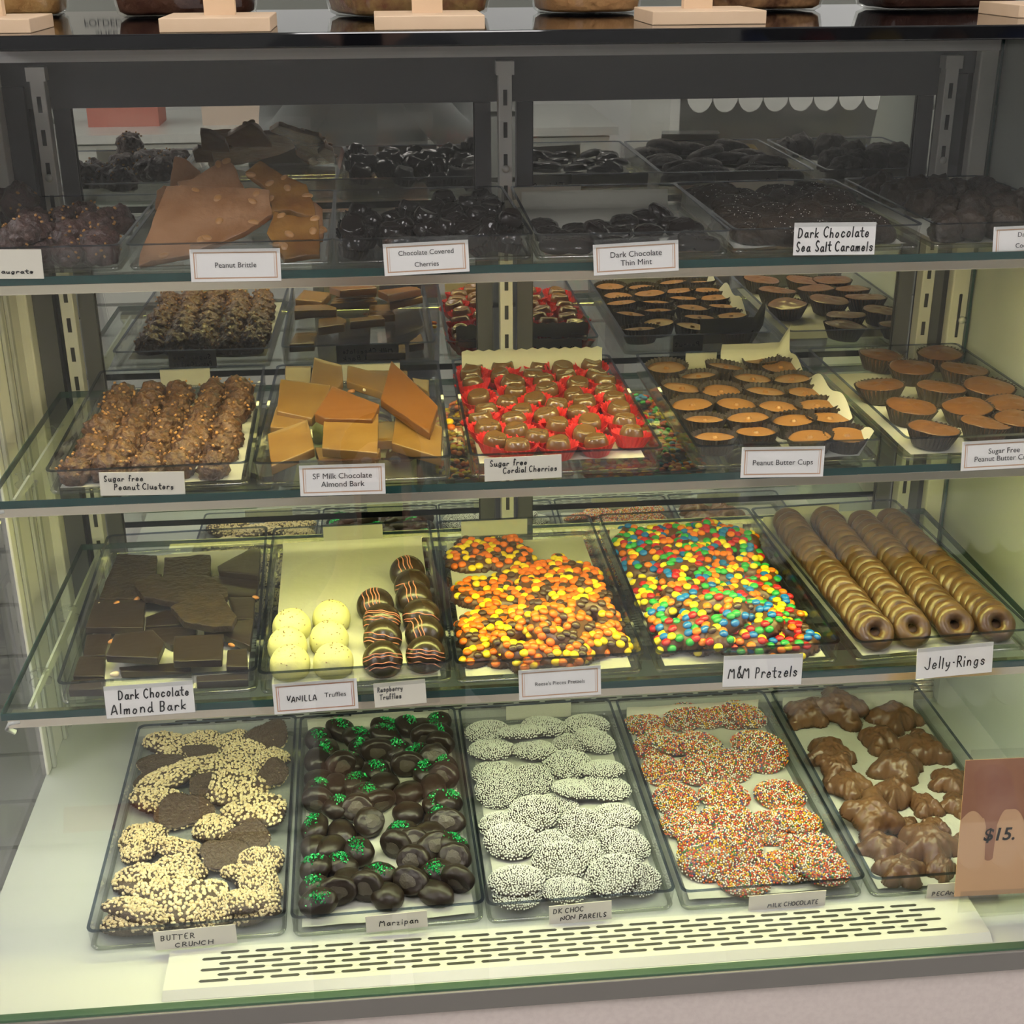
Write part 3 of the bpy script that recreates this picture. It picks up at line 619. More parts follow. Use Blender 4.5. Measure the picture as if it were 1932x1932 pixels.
# parchment sheets lying in trays
def paper(k, x0, x1, y0, y1, curl, lab, seed=0, m=None, zig=False, lift_side=0.0, crumple=0.0012):
    nx, ny = 26, 44; V = []; F = []
    for i in range(nx + 1):
        for j in range(ny + 1):
            u, v = i / nx, j / ny; x = x0 + (x1 - x0) * u; y = y0 + (y1 - y0) * v
            z = 0.0040 + crumple * (0.6 + fbm(Vector((x * 22 + seed, y * 22, seed)), 3)) * 0.8
            z = max(z, 0.0036)
            D = DEP[k[0]] - 0.012
            if y > D - 0.012:                       # climbs the back wall
                e = y - (D - 0.012); z += min(e, curl) * 1.0; y = D - 0.012 + min(e * 0.25, 0.006) + fbm(Vector((x * 30, seed, 1))) * 0.001
                if e > curl: y -= (e - curl) * 0.2; z += (e - curl) * 0.4
            if lift_side and x > WID - 0.020: z += (x - (WID - 0.020)) * lift_side * (0.75 + 0.18 * math.sin(y * 30 + seed) + .15 * math.sin(y * 71)); x = WID - 0.020 + (x - WID + 0.020) * 0.5
            if zig and j == ny: z += 0.0016 if i % 2 else -0.0006
            V.append((x, y, z))
    for i in range(nx):
        for j in range(ny): F.append((i * (ny + 1) + j, (i + 1) * (ny + 1) + j, (i + 1) * (ny + 1) + j + 1, i * (ny + 1) + j + 1))
    o = link('parchment_sheet', mesh('parchment_sheet', V, F, m or M_WAX, True), None, tmx(k))
    return tag(o, lab, 'paper', 'parchment sheets in the trays')
for k, a, lab in (('t0', (.012, .186, .012, .352, .0), 'parchment under the dark almond bark'), ('t1', (.012, .186, .012, .366, .006), 'wide bare parchment behind the truffles'), ('t2', (.012, .186, .012, .352, .0), 'parchment under the orange and yellow pretzels'),
                  ('t3', (.012, .186, .012, .366, .006), 'parchment under the multicoloured pretzels'), ('t4', (.012, .186, .012, .372, .014), 'parchment under the chocolate rings'), ('m0', (.010, .188, .012, .30, .0), 'parchment under the peanut clusters'),
                  ('m2', (.012, .186, .035, .362, .034), 'parchment rising behind the red cups'), ('m4', (.012, .186, .012, .30, .0), 'parchment under the large peanut butter cups'), ('b1', (.010, .188, .012, .410, .022), 'yellowish parchment behind the glittered ovals'),
                  ('b2', (.014, .186, .05, .37, .0), 'parchment under the white-seeded discs'), ('b3', (.012, .186, .014, .404, .012), 'crumpled parchment under the rainbow discs'), ('b4', (.012, .188, .012, .405, .016), 'parchment under the pecan turtles'),
                  ('u3', (.012, .186, .012, .296, .012), 'parchment behind the thin mints'), ('u5', (.012, .186, .012, .27, .0), 'parchment under the coconut clusters')):
    paper(k, *a, lab + ' in its tray', seed=len(lab) * 1.7, zig=k == 'm2', crumple=.0022 if k in ('b1', 'b3', 't0') else .001)
paper('m3', .105, .205, .012, .37, .026, 'curling parchment standing up beside the small peanut butter cups', 3.3, lift_side=1.3, crumple=.002)
paper('u4', .004, .186, .012, .27, .0, 'crumpled parchment poking out below the salted caramels', 5.1, crumple=.005)
# ---- positions inside each tray (metres from its front left corner)
NONP=[(0.0349,0.3628,0.0587,0.0324),(0.1081,0.3654,0.0591,0.0326),(0.0766,0.3382,0.0626,0.0223),(0.1657,0.3571,0.0605,0.0393),(0.1736,0.3141,0.0518,0.0296),(0.0359,0.3117,0.0601,0.0227),(0.0875,0.3055,0.0557,0.019),(0.1398,0.3182,0.0444,0.0222),(0.1248,0.2733,0.062,0.0382),(0.0354,0.2634,0.0585,0.025),(0.0331,0.2202,0.0515,0.0585),(0.0759,0.2371,0.0352,0.0423),(0.1713,0.2509,0.0557,0.0343),(0.1702,0.2135,0.0616,0.0294),(0.1249,0.2129,0.0558,0.0251),(0.0703,0.1709,0.061,0.04),(0.0989,0.1884,0.0439,0.0275),(0.1229,0.1397,0.0575,0.0508),(0.1699,0.159,0.0583,0.0285),(0.0256,0.1602,0.0376,0.0269),(0.0393,0.1254,0.0632,0.0303),(0.1701,0.1034,0.0577,0.0407),(0.089,0.1195,0.0395,0.0263),(0.0875,0.0815,0.0618,0.0412),(0.1315,0.0951,0.039,0.026),(0.0348,0.0513,0.0629,0.0478),(0.1415,0.0486,0.062,0.0456),(0.1808,0.046,0.038,0.0317),(0.0871,0.0353,0.0413,0.0188),(0.0353,0.0126,0.0491,0.0221)]
RAIN=[(0.0324,0.3547,0.0521,0.0359),(0.0855,0.3708,0.0472,0.04),(0.1211,0.3649,0.0508,0.0363),(0.1759,0.3549,0.0598,0.0344),(0.1508,0.3579,0.0453,0.0272),(0.0172,0.2971,0.0487,0.0383),(0.0503,0.3029,0.0577,0.0402),(0.0895,0.295,0.0698,0.0419),(0.1638,0.2609,0.0706,0.0585),(0.1631,0.2961,0.0614,0.0351),(0.0237,0.2436,0.0406,0.0372),(0.0771,0.2434,0.0712,0.0441),(0.1149,0.242,0.056,0.051),(0.0351,0.1867,0.0557,0.0426),(0.0934,0.1856,0.0608,0.0476),(0.1602,0.1835,0.0692,0.0412),(0.0322,0.1376,0.0541,0.0414),(0.0868,0.1474,0.0626,0.0353),(0.1278,0.1184,0.0507,0.0412),(0.1846,0.1278,0.0655,0.0384),(0.0821,0.0926,0.0622,0.0404),(0.041,0.0673,0.0641,0.0565),(0.1684,0.0825,0.0621,0.0264),(0.1252,0.0502,0.0607,0.0334),(0.1733,0.0398,0.0606,0.0394),(0.0766,0.0319,0.0584,0.0329),(0.1707,0.0046,0.0385,0.0178),(0.0459,0.1071,0.0469,0.0344)]
TURT=[(0.0235,0.3499,0.0524,0.0419),(0.08,0.3689,0.0601,0.0513),(0.1516,0.3357,0.0611,0.0419),(0.1128,0.2882,0.0543,0.0323),(0.1673,0.2574,0.0636,0.0385),(0.1836,0.3027,0.0172,0.0137),(0.0365,0.2627,0.0567,0.0367),(0.1118,0.2245,0.0705,0.0377),(0.0358,0.2241,0.0441,0.0327),(0.0383,0.1868,0.0528,0.032),(0.0872,0.1676,0.0634,0.0317),(0.0523,0.1659,0.0379,0.0285),(0.1702,0.1892,0.0484,0.029),(0.1546,0.1438,0.0408,0.044),(0.0423,0.1193,0.0584,0.0431),(0.1172,0.1479,0.0408,0.0267),(0.081,0.1124,0.0307,0.023),(0.1145,0.1088,0.0307,0.02),(0.038,0.077,0.0495,0.03),(0.0925,0.0734,0.0645,0.0405),(0.0433,0.0334,0.0525,0.0292),(0.0907,0.0236,0.0437,0.0204),(0.1347,0.0812,0.0272,0.0227)]
CRUN=[(0.03,0.3667,0.0553,0.0316,'n'),(0.0263,0.3216,0.054,0.02,'d'),(0.0771,0.3786,0.0447,0.0207,'n'),(0.0788,0.3434,0.0376,0.0157,'d'),(0.1151,0.3739,0.0399,0.0399,'n'),(0.1605,0.3803,0.0546,0.0369,'d'),(0.1329,0.3424,0.044,0.022,'n'),(0.1742,0.3202,0.0373,0.0311,'n'),(0.082,0.3092,0.0553,0.0261,'n'),(0.0221,0.2948,0.0425,0.0167,'d'),(0.0328,0.2801,0.0603,0.0196,'n'),(0.09,0.2704,0.0361,0.0196,'d'),(0.1324,0.303,0.043,0.0307,'n'),(0.1728,0.2816,0.035,0.0274,'d'),(0.128,0.2578,0.0539,0.0494,'n'),(0.0274,0.2418,0.0501,0.0295,'n'),(0.072,0.2162,0.0626,0.0393,'d'),(0.1675,0.2069,0.0627,0.0554,'n'),(0.0337,0.1821,0.0384,0.0313,'n'),(0.1093,0.1823,0.0429,0.0329,'n'),(0.0154,0.1541,0.0364,0.028,'n'),(0.0724,0.1471,0.0475,0.0168,'n'),(0.1247,0.1293,0.0458,0.0319,'d'),(0.149,0.1562,0.048,0.0339,'d'),(0.1789,0.1137,0.0331,0.0276,'n'),(0.0324,0.0989,0.0595,0.0446,'n'),(0.0785,0.1149,0.0494,0.0302,'n'),(0.1532,0.0884,0.0488,0.019,'n'),(0.1821,0.0721,0.0242,0.0444,'n'),(0.0952,0.0556,0.0688,0.0463,'n'),(0.1587,0.0418,0.05,0.0316,'n'),(0.0391,0.0403,0.0561,0.0287,'n'),(0.1249,0.0279,0.026,0.0195,'n'),(0.0279,0.0124,0.0537,0.0192,'n'),(0.1646,0.0073,0.0386,0.0155,'n')]
MARZ=[(0.0492,0.3742,'g'),(0.023,0.3513,'g'),(0.0692,0.3484,'g'),(0.104,0.3762,'g'),(0.1322,0.3726,'g'),(0.154,0.3669,'p'),(0.183,0.3752,'g'),(0.1032,0.3499,'g'),(0.1853,0.3424,'g'),(0.0145,0.3076,'p'),(0.0339,0.3217,'g'),(0.0596,0.2992,'g'),(0.0781,0.3274,'g'),(0.1205,0.3164,'g'),(0.1563,0.326,'b'),(0.1841,0.3056,'b'),(0.0958,0.3029,'b'),(0.1471,0.2992,'g'),(0.0935,0.2734,'g'),(0.1305,0.2688,'b'),(0.1666,0.2723,'b'),(0.1889,0.2695,'g'),(0.0168,0.2646,'p'),(0.0215,0.2383,'g'),(0.0446,0.2508,'p'),(0.0535,0.2758,'b'),(0.068,0.2504,'g'),(0.1016,0.2462,'p'),(0.1299,0.2248,'p'),(0.154,0.2632,'g'),(0.1609,0.231,'p'),(0.1849,0.2383,'b'),(0.0806,0.2209,'g'),(0.0163,0.2042,'b'),(0.0447,0.2007,'g'),(0.1842,0.193,'g'),(0.1602,0.1985,'g'),(0.0686,0.1856,'b'),(0.0971,0.1941,'b'),(0.1279,0.183,'p'),(0.1625,0.1691,'g'),(0.0863,0.1575,'b'),(0.0226,0.1654,'g'),(0.0516,0.1572,'p'),(0.182,0.1478,'b'),(0.1192,0.1464,'g'),(0.1495,0.1426,'p'),(0.0149,0.1322,'p'),(0.038,0.1271,'p'),(0.1806,0.1138,'g'),(0.0718,0.1162,'g'),(0.1068,0.1097,'b'),(0.13,0.1134,'b'),(0.1554,0.1058,'b'),(0.017,0.0906,'g'),(0.0501,0.0972,'g'),(0.1845,0.0804,'b'),(0.0922,0.0749,'g'),(0.1257,0.0813,'b'),(0.1556,0.0691,'g'),(0.0579,0.0687,'p'),(0.0189,0.0592,'g'),(0.1201,0.0486,'b'),(0.1798,0.0412,'b'),(0.0474,0.0395,'b'),(0.0745,0.0421,'b'),(0.099,0.0391,'p'),(0.1496,0.0389,'p'),(0.0167,0.0373,'g')]
DBARK=[(1,[(0.0183,0.3236),(0.0661,0.3132),(0.071,0.2585),(0.0146,0.2635)]),(1,[(0.0762,0.3084),(0.1314,0.3053),(0.1338,0.2493),(0.0797,0.2446)]),(1,[(0.141,0.274),(0.1781,0.3156),(0.1908,0.312),(0.1918,0.2408),(0.1438,0.2606)]),(1,[(0.0144,0.2604),(0.0784,0.2574),(0.0662,0.1979),(0.0127,0.2056)]),(2,[(0.0558,0.2303),(0.1331,0.2315),(0.1575,0.1972),(0.1587,0.1761),(0.1138,0.1622),(0.0648,0.1838),(0.0513,0.2126)]),(0,[(0.1309,0.2612),(0.1551,0.2641),(0.1906,0.2589),(0.1887,0.2002),(0.1568,0.2078)]),(1,[(0.0088,0.1974),(0.0656,0.1921),(0.0703,0.1264),(0.0081,0.1327)]),(3,[(0.1007,0.1358),(0.1384,0.1647),(0.1556,0.1535),(0.1733,0.1031),(0.1693,0.0848),(0.1499,0.0849),(0.1173,0.1004)]),(1,[(0.1588,0.1844),(0.1887,0.18),(0.1894,0.1283),(0.1692,0.1313)]),(0,[(0.0685,0.168),(0.0923,0.1847),(0.1119,0.1505),(0.1077,0.14),(0.07,0.1427)]),(0,[(0.0083,0.1326),(0.0355,0.1314),(0.0348,0.0818),(0.0121,0.0825)]),(0,[(0.0703,0.1399),(0.1269,0.1344),(0.1271,0.1154),(0.1033,0.0924),(0.0937,0.1043),(0.0703,0.129)]),(1,[(0.1361,0.1223),(0.1895,0.1256),(0.1882,0.0644),(0.1602,0.0919),(0.1378,0.0978)]),(2,[(0.0458,0.0951),(0.0852,0.0973),(0.1,0.0691),(0.0961,0.037),(0.0419,0.0523)]),(2,[(0.1087,0.0781),(0.1605,0.0785),(0.1612,0.0252),(0.1122,0.0274)]),(1,[(0.1645,0.0576),(0.1848,0.0598),(0.1877,0.0196),(0.1653,0.0228)]),(0,[(-0.0021,0.0821),(0.0352,0.0792),(0.0397,0.0367),(-0.0001,0.0401)]),(0,[(-0.0012,0.0331),(0.0416,0.0317),(0.0436,0.008),(0.0011,0.0118)]),(0,[(0.1343,0.0207),(0.1868,0.0252),(0.1876,0.0059),(0.1358,0.0016)]),(0,[(0.0526,0.0543),(0.1259,0.0536),(0.1288,0.0311),(0.0562,0.044)])]
DALM=[(0.015,0.1901,'w'),(0.0348,0.1887,'b'),(0.0643,0.1465,'b'),(0.0504,0.045,'w'),(0.1675,0.0707,'b'),(0.038,0.1135,'b'),(0.1887,0.18,'b'),(0.0568,0.1988,'b')]
MBARK=[(1,[(0.0101,0.3361),(0.0422,0.3328),(0.0446,0.2576),(0.0148,0.2649)]),(2,[(0.0475,0.3176),(0.0813,0.2914),(0.0838,0.2474),(0.0703,0.1991),(0.0455,0.2261)]),(2,[(0.0128,0.2295),(0.0697,0.2134),(0.0687,0.1755),(0.0525,0.1315),(0.0134,0.1504)]),(2,[(0.0879,0.2862),(0.1348,0.2551),(0.1309,0.2092),(0.0877,0.2428)]),(0,[(0.1071,0.3451),(0.1587,0.3445),(0.1593,0.2991),(0.1395,0.31)]),(3,[(0.1402,0.2309),(0.1893,0.1177),(0.1779,0.0576),(0.1277,0.1353)]),(3,[(0.0745,0.1639),(0.1266,0.1166),(0.1186,0.0811),(0.0691,0.0861),(0.0582,0.0979)]),(1,[(0.0107,0.1785),(0.05,0.1462),(0.0448,0.1105),(-0.0014,0.1187)]),(1,[(0.0044,0.0902),(0.0487,0.1244),(0.0593,0.0478),(0.0176,-0.0079)]),(2,[(0.0674,0.1154),(0.125,0.1059),(0.1242,0.0142),(0.0676,0.0263)]),(1,[(0.1437,0.1405),(0.1926,0.0957),(0.1882,0.0124),(0.1384,0.0564)]),(0,[(0.1119,0.1542),(0.1507,0.1502),(0.1441,0.0867),(0.1149,0.0897)]),(0,[(0.1635,0.3121),(0.1846,0.301),(0.183,0.2494),(0.1657,0.2897)]),(0,[(0.0575,0.0751),(0.1266,0.0682),(0.1211,0.0297),(0.0638,0.0354)])]
VAN=[(0.03,0.1211),(0.0732,0.136),(0.0267,0.0771),(0.071,0.0859),(0.0308,0.0369),(0.0757,0.0357)]
RASP=[(0.1628,0.2386),(0.1665,0.2003),(0.1666,0.1667),(0.1226,0.1561),(0.1726,0.1232),(0.1286,0.116),(0.1284,0.0759),(0.1736,0.0799),(0.1269,0.0288),(0.1719,0.0322)]
RPRE=[(0.0536,0.3018),(0.0485,0.1931),(0.1418,0.2271),(0.1719,0.1667),(0.0637,0.1113),(0.1408,0.0968),(0.1718,0.0849),(0.0457,0.0455),(0.0981,0.0395),(0.1541,0.0332)]
MPRE=[(0.0521,0.3467),(0.129,0.3376),(0.067,0.2565),(0.1429,0.2708),(0.1613,0.1933),(0.0319,0.173),(0.0895,0.1663),(0.1472,0.1155),(0.0551,0.0908),(0.1316,0.0448),(0.0373,0.0262),(0.0946,0.0372)]
CHER=[(0.0249,0.3427),(0.0623,0.3334),(0.1065,0.3335),(0.133,0.3103),(0.1713,0.3416),(0.0235,0.3028),(0.0588,0.2939),(0.0957,0.2898),(0.137,0.2754),(0.1702,0.2765),(0.0237,0.2644),(0.0669,0.2595),(0.1071,0.2645),(0.1423,0.2418),(0.1792,0.2517),(0.0255,0.214),(0.068,0.2272),(0.1069,0.2274),(0.1373,0.206),(0.1747,0.2153),(0.0547,0.1889),(0.0891,0.1937),(0.108,0.1701),(0.145,0.1745),(0.1778,0.1839),(0.0309,0.1619),(0.0691,0.1576),(0.0968,0.134),(0.1323,0.1423),(0.1762,0.1499),(0.0232,0.13),(0.0589,0.1221),(0.1011,0.1056),(0.1392,0.1092),(0.1751,0.1053),(0.0261,0.1021),(0.0567,0.0872),(0.1248,0.0721),(0.176,0.0665),(0.0293,0.064),(0.0747,0.0664),(0.0519,0.0397),(0.0955,0.0421),(0.1376,0.0484)]
PBC=[(0.0309,0.2945),(0.0634,0.2569),(0.101,0.2864),(0.1567,0.3332),(0.176,0.2835),(0.1228,0.2391),(0.1748,0.2331),(0.0302,0.2122),(0.074,0.1968),(0.1233,0.186),(0.1753,0.1801),(0.0307,0.149),(0.0796,0.1484),(0.1239,0.1312),(0.1781,0.1323),(0.0325,0.0992),(0.0816,0.096),(0.1288,0.0838),(0.1792,0.0872),(0.0303,0.042),(0.0779,0.0539),(0.1767,0.0341),(0.1309,0.0307)]
SPBC=[(0.0851,0.3154),(0.1634,0.3218),(0.1056,0.2567),(0.1745,0.2386),(0.0419,0.1885),(0.1063,0.1717),(0.1716,0.1684),(0.0461,0.1098),(0.1102,0.1022),(0.1615,0.1086),(0.0421,0.035),(0.1051,0.0467),(0.1495,0.0531)]
UCL=[(0.022,0.2206),(0.0291,0.2078),(0.0527,0.1733),(0.0786,0.1858),(0.0987,0.2047),(0.1247,0.1391),(0.1448,0.1518),(0.0813,0.0865),(0.0495,0.0996),(0.1117,0.0828),(0.1435,0.0562),(0.1168,-0.0094),(0.152,-0.0141),(0.09,-0.0062),(0.0849,-0.0218)]
UCH=[(0.0245,0.1849),(0.0169,0.1163),(0.0448,0.1246),(0.0617,0.1409),(0.081,0.2037),(0.057,0.0694),(0.0762,0.0959),(0.0945,0.1362),(0.0969,0.0753),(0.1151,0.1786),(0.127,0.2608),(0.1317,0.1565),(0.1331,0.0999),(0.1172,0.0725),(0.1409,0.0576),(0.1525,0.1471),(0.1492,0.2217),(0.1732,0.2616),(0.1693,0.1709),(0.1675,0.0951),(0.1555,0.0555),(0.1817,0.1176),(0.1778,0.0524),(0.1856,0.2094),(0.0289,0.0733),(0.0165,0.0636),(0.1856,0.0513),(0.0649,-0.0133),(0.017,-0.0169),(0.1497,-0.0251),(0.0967,-0.0177),(0.172,-0.0179)]
UMI=[(0.0217,0.1293),(0.0229,0.0823),(0.0552,0.1051),(0.0538,0.0659),(0.0802,0.1158),(0.0955,0.0806),(0.113,0.1399),(0.1403,0.1656),(0.1563,0.1637),(0.1306,0.0899),(0.1626,0.1272),(0.1648,0.086),(0.1841,0.0972),(0.1706,0.0528),(0.07,0.0641),(0.0311,0.0558),(0.0186,0.0026),(0.046,-0.0005),(0.1531,-0.0124),(0.176,0.0088),(0.0846,0.013),(0.1147,0.0096)]
USC=[(0.0244,0.2759),(0.0417,0.2381),(0.07,0.2518),(0.0497,0.1863),(0.039,0.1399),(0.0788,0.2159),(0.1211,0.272),(0.0841,0.1496),(0.1305,0.2349),(0.1695,0.2746),(0.1453,0.1985),(0.1885,0.2359),(0.1762,0.186),(0.1691,0.1304),(0.0404,0.102),(0.0555,0.0226),(0.1707,0.0774),(0.1002,0.1015),(0.1324,0.1122),(0.0329,0.0391),(0.1382,0.0253),(0.1532,0.0099),(0.0946,0.0175)]
UCO=[(0.0345,0.2585),(0.0436,0.2251),(0.0625,0.2162),(0.0857,0.2131),(0.1146,0.2155),(0.1458,0.2176),(0.1863,0.225),(0.0689,0.1318),(0.0894,0.1177),(0.1242,0.1244),(0.1543,0.1318),(0.0504,0.1573),(0.013,0.0081),(0.0435,-0.0007),(0.0885,0.0227),(0.1906,0.1743)]
BRIT=[('A',(0.012,0.004,0.62),[(0.0302,0.1043,0.0614),(0.0872,0.1017,0.06),(0.1342,0.0965,0.057),(0.138,0.0649,0.0374),(0.1225,0.0515,0.0291),(0.1071,0.0411,0.0225),(0.0574,0.0186,0.0084),(0.0043,0.0035,-0.0012),(0.0019,0.0207,0.0094)]),('C',(0.13,0.05,0.9),[(0.037,0.1407,0.0599),(0.0533,0.1424,0.0615),(0.0718,0.1541,0.0722),(0.0882,0.1626,0.0799),(0.0953,0.1546,0.0728),(0.1048,0.1345,0.0547),(0.1072,0.1224,0.0439),(0.0491,0.124,0.0449)]),('B',(0.19,0.062,0.9),[(0.0272,0.2072,0.0776),(0.0382,0.204,0.0749),(0.0554,0.1899,0.0622),(0.0582,0.1695,0.0439),(0.0235,0.1749,0.0486)]),('D',(0.1,0.046,0.5),[(0.1223,0.1613,0.0771),(0.1476,0.1353,0.0642),(0.1712,0.1203,0.0568),(0.1782,0.0925,0.0429),(0.1805,0.0722,0.0328),(0.1622,0.0763,0.0347),(0.1553,0.0816,0.0374),(0.1371,0.0807,0.0368),(0.1329,0.1131,0.053),(0.1076,0.1421,0.0674)]),('E',(0.012,0.004,0.6),[(0.139,0.0692,0.0389),(0.1628,0.0611,0.0342),(0.1843,0.0603,0.0338),(0.185,0.0138,0.0059),(0.1497,0.0084,0.0025),(0.1338,0.0408,0.0219)]),('F',(0.05,0.01,0.5),[(0.1775,0.1122,0.0417),(0.1892,0.0997,0.0355),(0.1934,0.0562,0.0138),(0.1798,0.0552,0.0132),(0.166,0.0922,0.0317)]),('H',(0.16,0.04,0.9),[(0.0077,0.1673,0.0466),(0.0182,0.1726,0.0515),(0.0349,0.1699,0.0492),(0.0332,0.1478,0.0293),(0.0085,0.1485,0.0297)])]
# ---------------------------------------------------------------- sweets
def proto(name, me, parts=()):
    o = link(name, me)
    for n_, m_ in parts: link(n_, m_, o)
    return o
def stuff_parts(o):
    for ch in o.children: ch['kind'] = 'stuff'
# --- seeded discs
DPROF = [(0.0, 0.0), (0.0275, 0.0), (0.0293, 0.0022), (0.0282, 0.0045), (0.024, 0.0066), (0.016, 0.0083), (0.008, 0.0091), (0.0, 0.0094)]
def dome_z(d): return float(np.interp(d, [0, .008, .016, .024, .0282, .0293], [.0094, .0091, .0083, .0066, .0045, .0024]))
def seeds(name, mats, seed):
    rnd = random.Random(seed); V = []; F = []; FM = []; r0 = 0.00114
    cells = {}; pts = []; ms = .00196
    for _ in range(16000):
        a, d = rnd.uniform(0, 6.2832), .0293 * math.sqrt(rnd.random()); x, y = d * math.cos(a), d * math.sin(a); cx, cy = int(x // ms), int(y // ms)
        if any((x - u) ** 2 + (y - v) ** 2 < ms * ms for i_ in (-1, 0, 1) for j_ in (-1, 0, 1) for u, v in cells.get((cx + i_, cy + j_), ())): continue
        cells.setdefault((cx, cy), []).append((x, y)); pts.append((a, d))
    for a, d in pts:
        c = Vector((d * math.cos(a), d * math.sin(a), dome_z(d) + rnd.uniform(-.0001, .00035))); rr = r0 * rnd.uniform(.85, 1.1); b = len(V)
        V += [c + v * rr for v in ICO1[0]]; F += [tuple(q + b for q in f) for f in ICO1[1]]
        mi = 0 if len(mats) == 1 else rnd.choices(range(7), (38, 19, 15, 11, 6, 5, 6))[0]; FM += [mi] * len(ICO1[1])
    return mesh(name, V, F, mats, True, FM)
def seeded(pk, data, mats, base, desc, cat, where, group, per):
    mb = MB(); mb.lathe(DPROF[::1], 40); bm_ = mesh('disc', mb.v, mb.f, base, True)
    K = Kind([proto('seeded_disc', bm_, [('seeds', seeds('seeds', mats, q))]) for q in (1, 2, 3)])
    for p_ in K.p: stuff_parts(p_)
    P = Pile(pk); L = []
    for i, (x, y, w_, h_) in enumerate(sorted(data, key=lambda t: t[2] * t[3] * (1.0 if t[1] < .3 else .9))):
        s_ = min(1.06, max(.90, w_ / .059)); x = min(max(x, .032), WID - .032); y = max(y, .033)
        z, n_ = P.rest(x, y, .028 * s_, .0095, 24, .6, sink=.25)
        lean = math.asin(min(.97, max(.3, h_ / max(w_, .045)))) - R(37)
        n_ = (n_ + Vector((0, -math.tan(max(-.25, min(.42, lean))), 0)) * .6).normalized()
        o = P.put(K.get(), x, y, z + .0008, n_, random.uniform(0, 6.28), (s_, s_, s_)); tag(o, None, cat, group); L.append((o, x, y, desc))
    label_rows(L, per, where)
seeded('b2', NONP, [M_SEED], M_DKC, 'white-seeded dark chocolate disc', 'chocolate disc', 'bottom trays', 'white nonpareil discs', 4)
seeded('b3', RAIN, M_RB, M_MILK, 'rainbow-seeded chocolate disc', 'chocolate disc', 'bottom trays', 'rainbow nonpareil discs', 4)
# --- pecan turtles
def turtle(seed):
    rnd = random.Random(seed); L = [(0, 0, .0205, .0195)]
    n_ = rnd.choice((4, 5, 5)); a0 = rnd.uniform(0, 6)
    for i in range(n_):
        a = a0 + 6.283 * i / n_ + rnd.uniform(-.25, .25); d = rnd.uniform(.017, .023); r_ = rnd.uniform(.0090, .0120)
        L.append((d * math.cos(a), d * math.sin(a), r_, rnd.uniform(.010, .014))); L.append((d * .62 * math.cos(a), d * .62 * math.sin(a), r_ * 1.1, .0155))
    def f(x, y):
        s_ = 0
        for cx, cy, r_, h in L:
            q = 1 - ((x - cx) ** 2 + (y - cy) ** 2) / r_ ** 2
            if q > 0: s_ += (h * math.sqrt(q)) ** 4
        z = s_ ** .25
        return z + (.0030 * fbm(Vector((x * 110 + seed, y * 110, 0)), 3) if z > .003 else 0) - .0008
    return hf('turtle', f, -.037, .037, -.037, .037, 64, M_TURT)
K = Kind([proto('pecan_turtle', turtle(q)) for q in range(5)]); P = Pile('b4'); L = []
for i, (x, y, w_, h_) in enumerate(sorted(TURT, key=lambda t: t[2] * t[3])):
    s_ = min(1.30, max(.32, w_ / .052)); x = min(max(x, .028), WID - .028); y = max(y, .028)
    z, n_ = P.rest(x, y, .022 * s_, .016 * s_, 22, .7, sink=.35)
    if h_ / w_ > .72 and s_ > .8: n_ = (n_ + Vector((0, -.35, 0))).normalized()
    o = P.put(K.get(), x, y, z, n_, random.uniform(0, 6.28), (s_, s_ * min(1.15, max(.75, h_ / w_ / .62)), s_)); tag(o, None, 'chocolate', 'pecan turtles in the bottom tray')
    L.append((o, x, y, 'milk chocolate pecan turtle' if s_ > .5 else 'tiny broken turtle crumb'))
label_rows(L, 4, 'in the turtle tray'); K.done()
# --- butter crunch
def crunch(seed):
    rnd = random.Random(seed); ph = [rnd.uniform(0, 6.28) for _ in range(4)]
    def rad(a): return .0255 * (1 + .13 * math.cos(2 * a + ph[0]) + .10 * math.cos(3 * a + ph[1]) + .05 * math.cos(5 * a + ph[2]))
    def f(x, y):
        a = math.atan2(y, x); q = math.hypot(x, y * 1.15) / rad(a)
        return .0098 * max(0, 1 - q ** 5) ** .45 + (.0008 * fbm(Vector((x * 120, y * 120, seed)), 2) if q < .9 else 0) - (.001 if q > 1 else 0)
    me = hf('crunch', f, -.034, .034, -.034, .034, 44, M_TOFF)
    V = []; F = []; k_ = 0; pts = []
    while k_ < 320:
        x, y = rnd.uniform(-.033, .033), rnd.uniform(-.033, .033); z = f(x, y)
        if z < .0012: continue
        if any((x - a) ** 2 + (y - b) ** 2 < .0024 ** 2 for a, b in pts) and rnd.random() < .8: k_ += .2; continue
        pts.append((x, y)); k_ += 1
        q = Quaternion((rnd.random(), rnd.random(), rnd.random(), rnd.random())).normalized(); s_ = Vector((rnd.uniform(.0015, .0025), rnd.uniform(.0013, .0021), rnd.uniform(.0011, .0017))); b = len(V)
        zz = z if rnd.random() > .12 else rnd.uniform(.001, z)
        V += [Vector((x, y, zz + .0002)) + q @ Vector((v.x * s_.x * rnd.uniform(.8, 1.15), v.y * s_.y, v.z * s_.z)) for v in ICO1[0]]; F += [tuple(u + b for u in f_) for f_ in ICO1[1]]
    return me, mesh('nuts', V, F, M_NUT, False)
K = Kind([proto('butter_crunch', a, [('chopped_nut_crust', b)]) for a, b in (crunch(q) for q in range(5))]); P = Pile('b0'); L = []
for p_ in K.p: stuff_parts(p_)
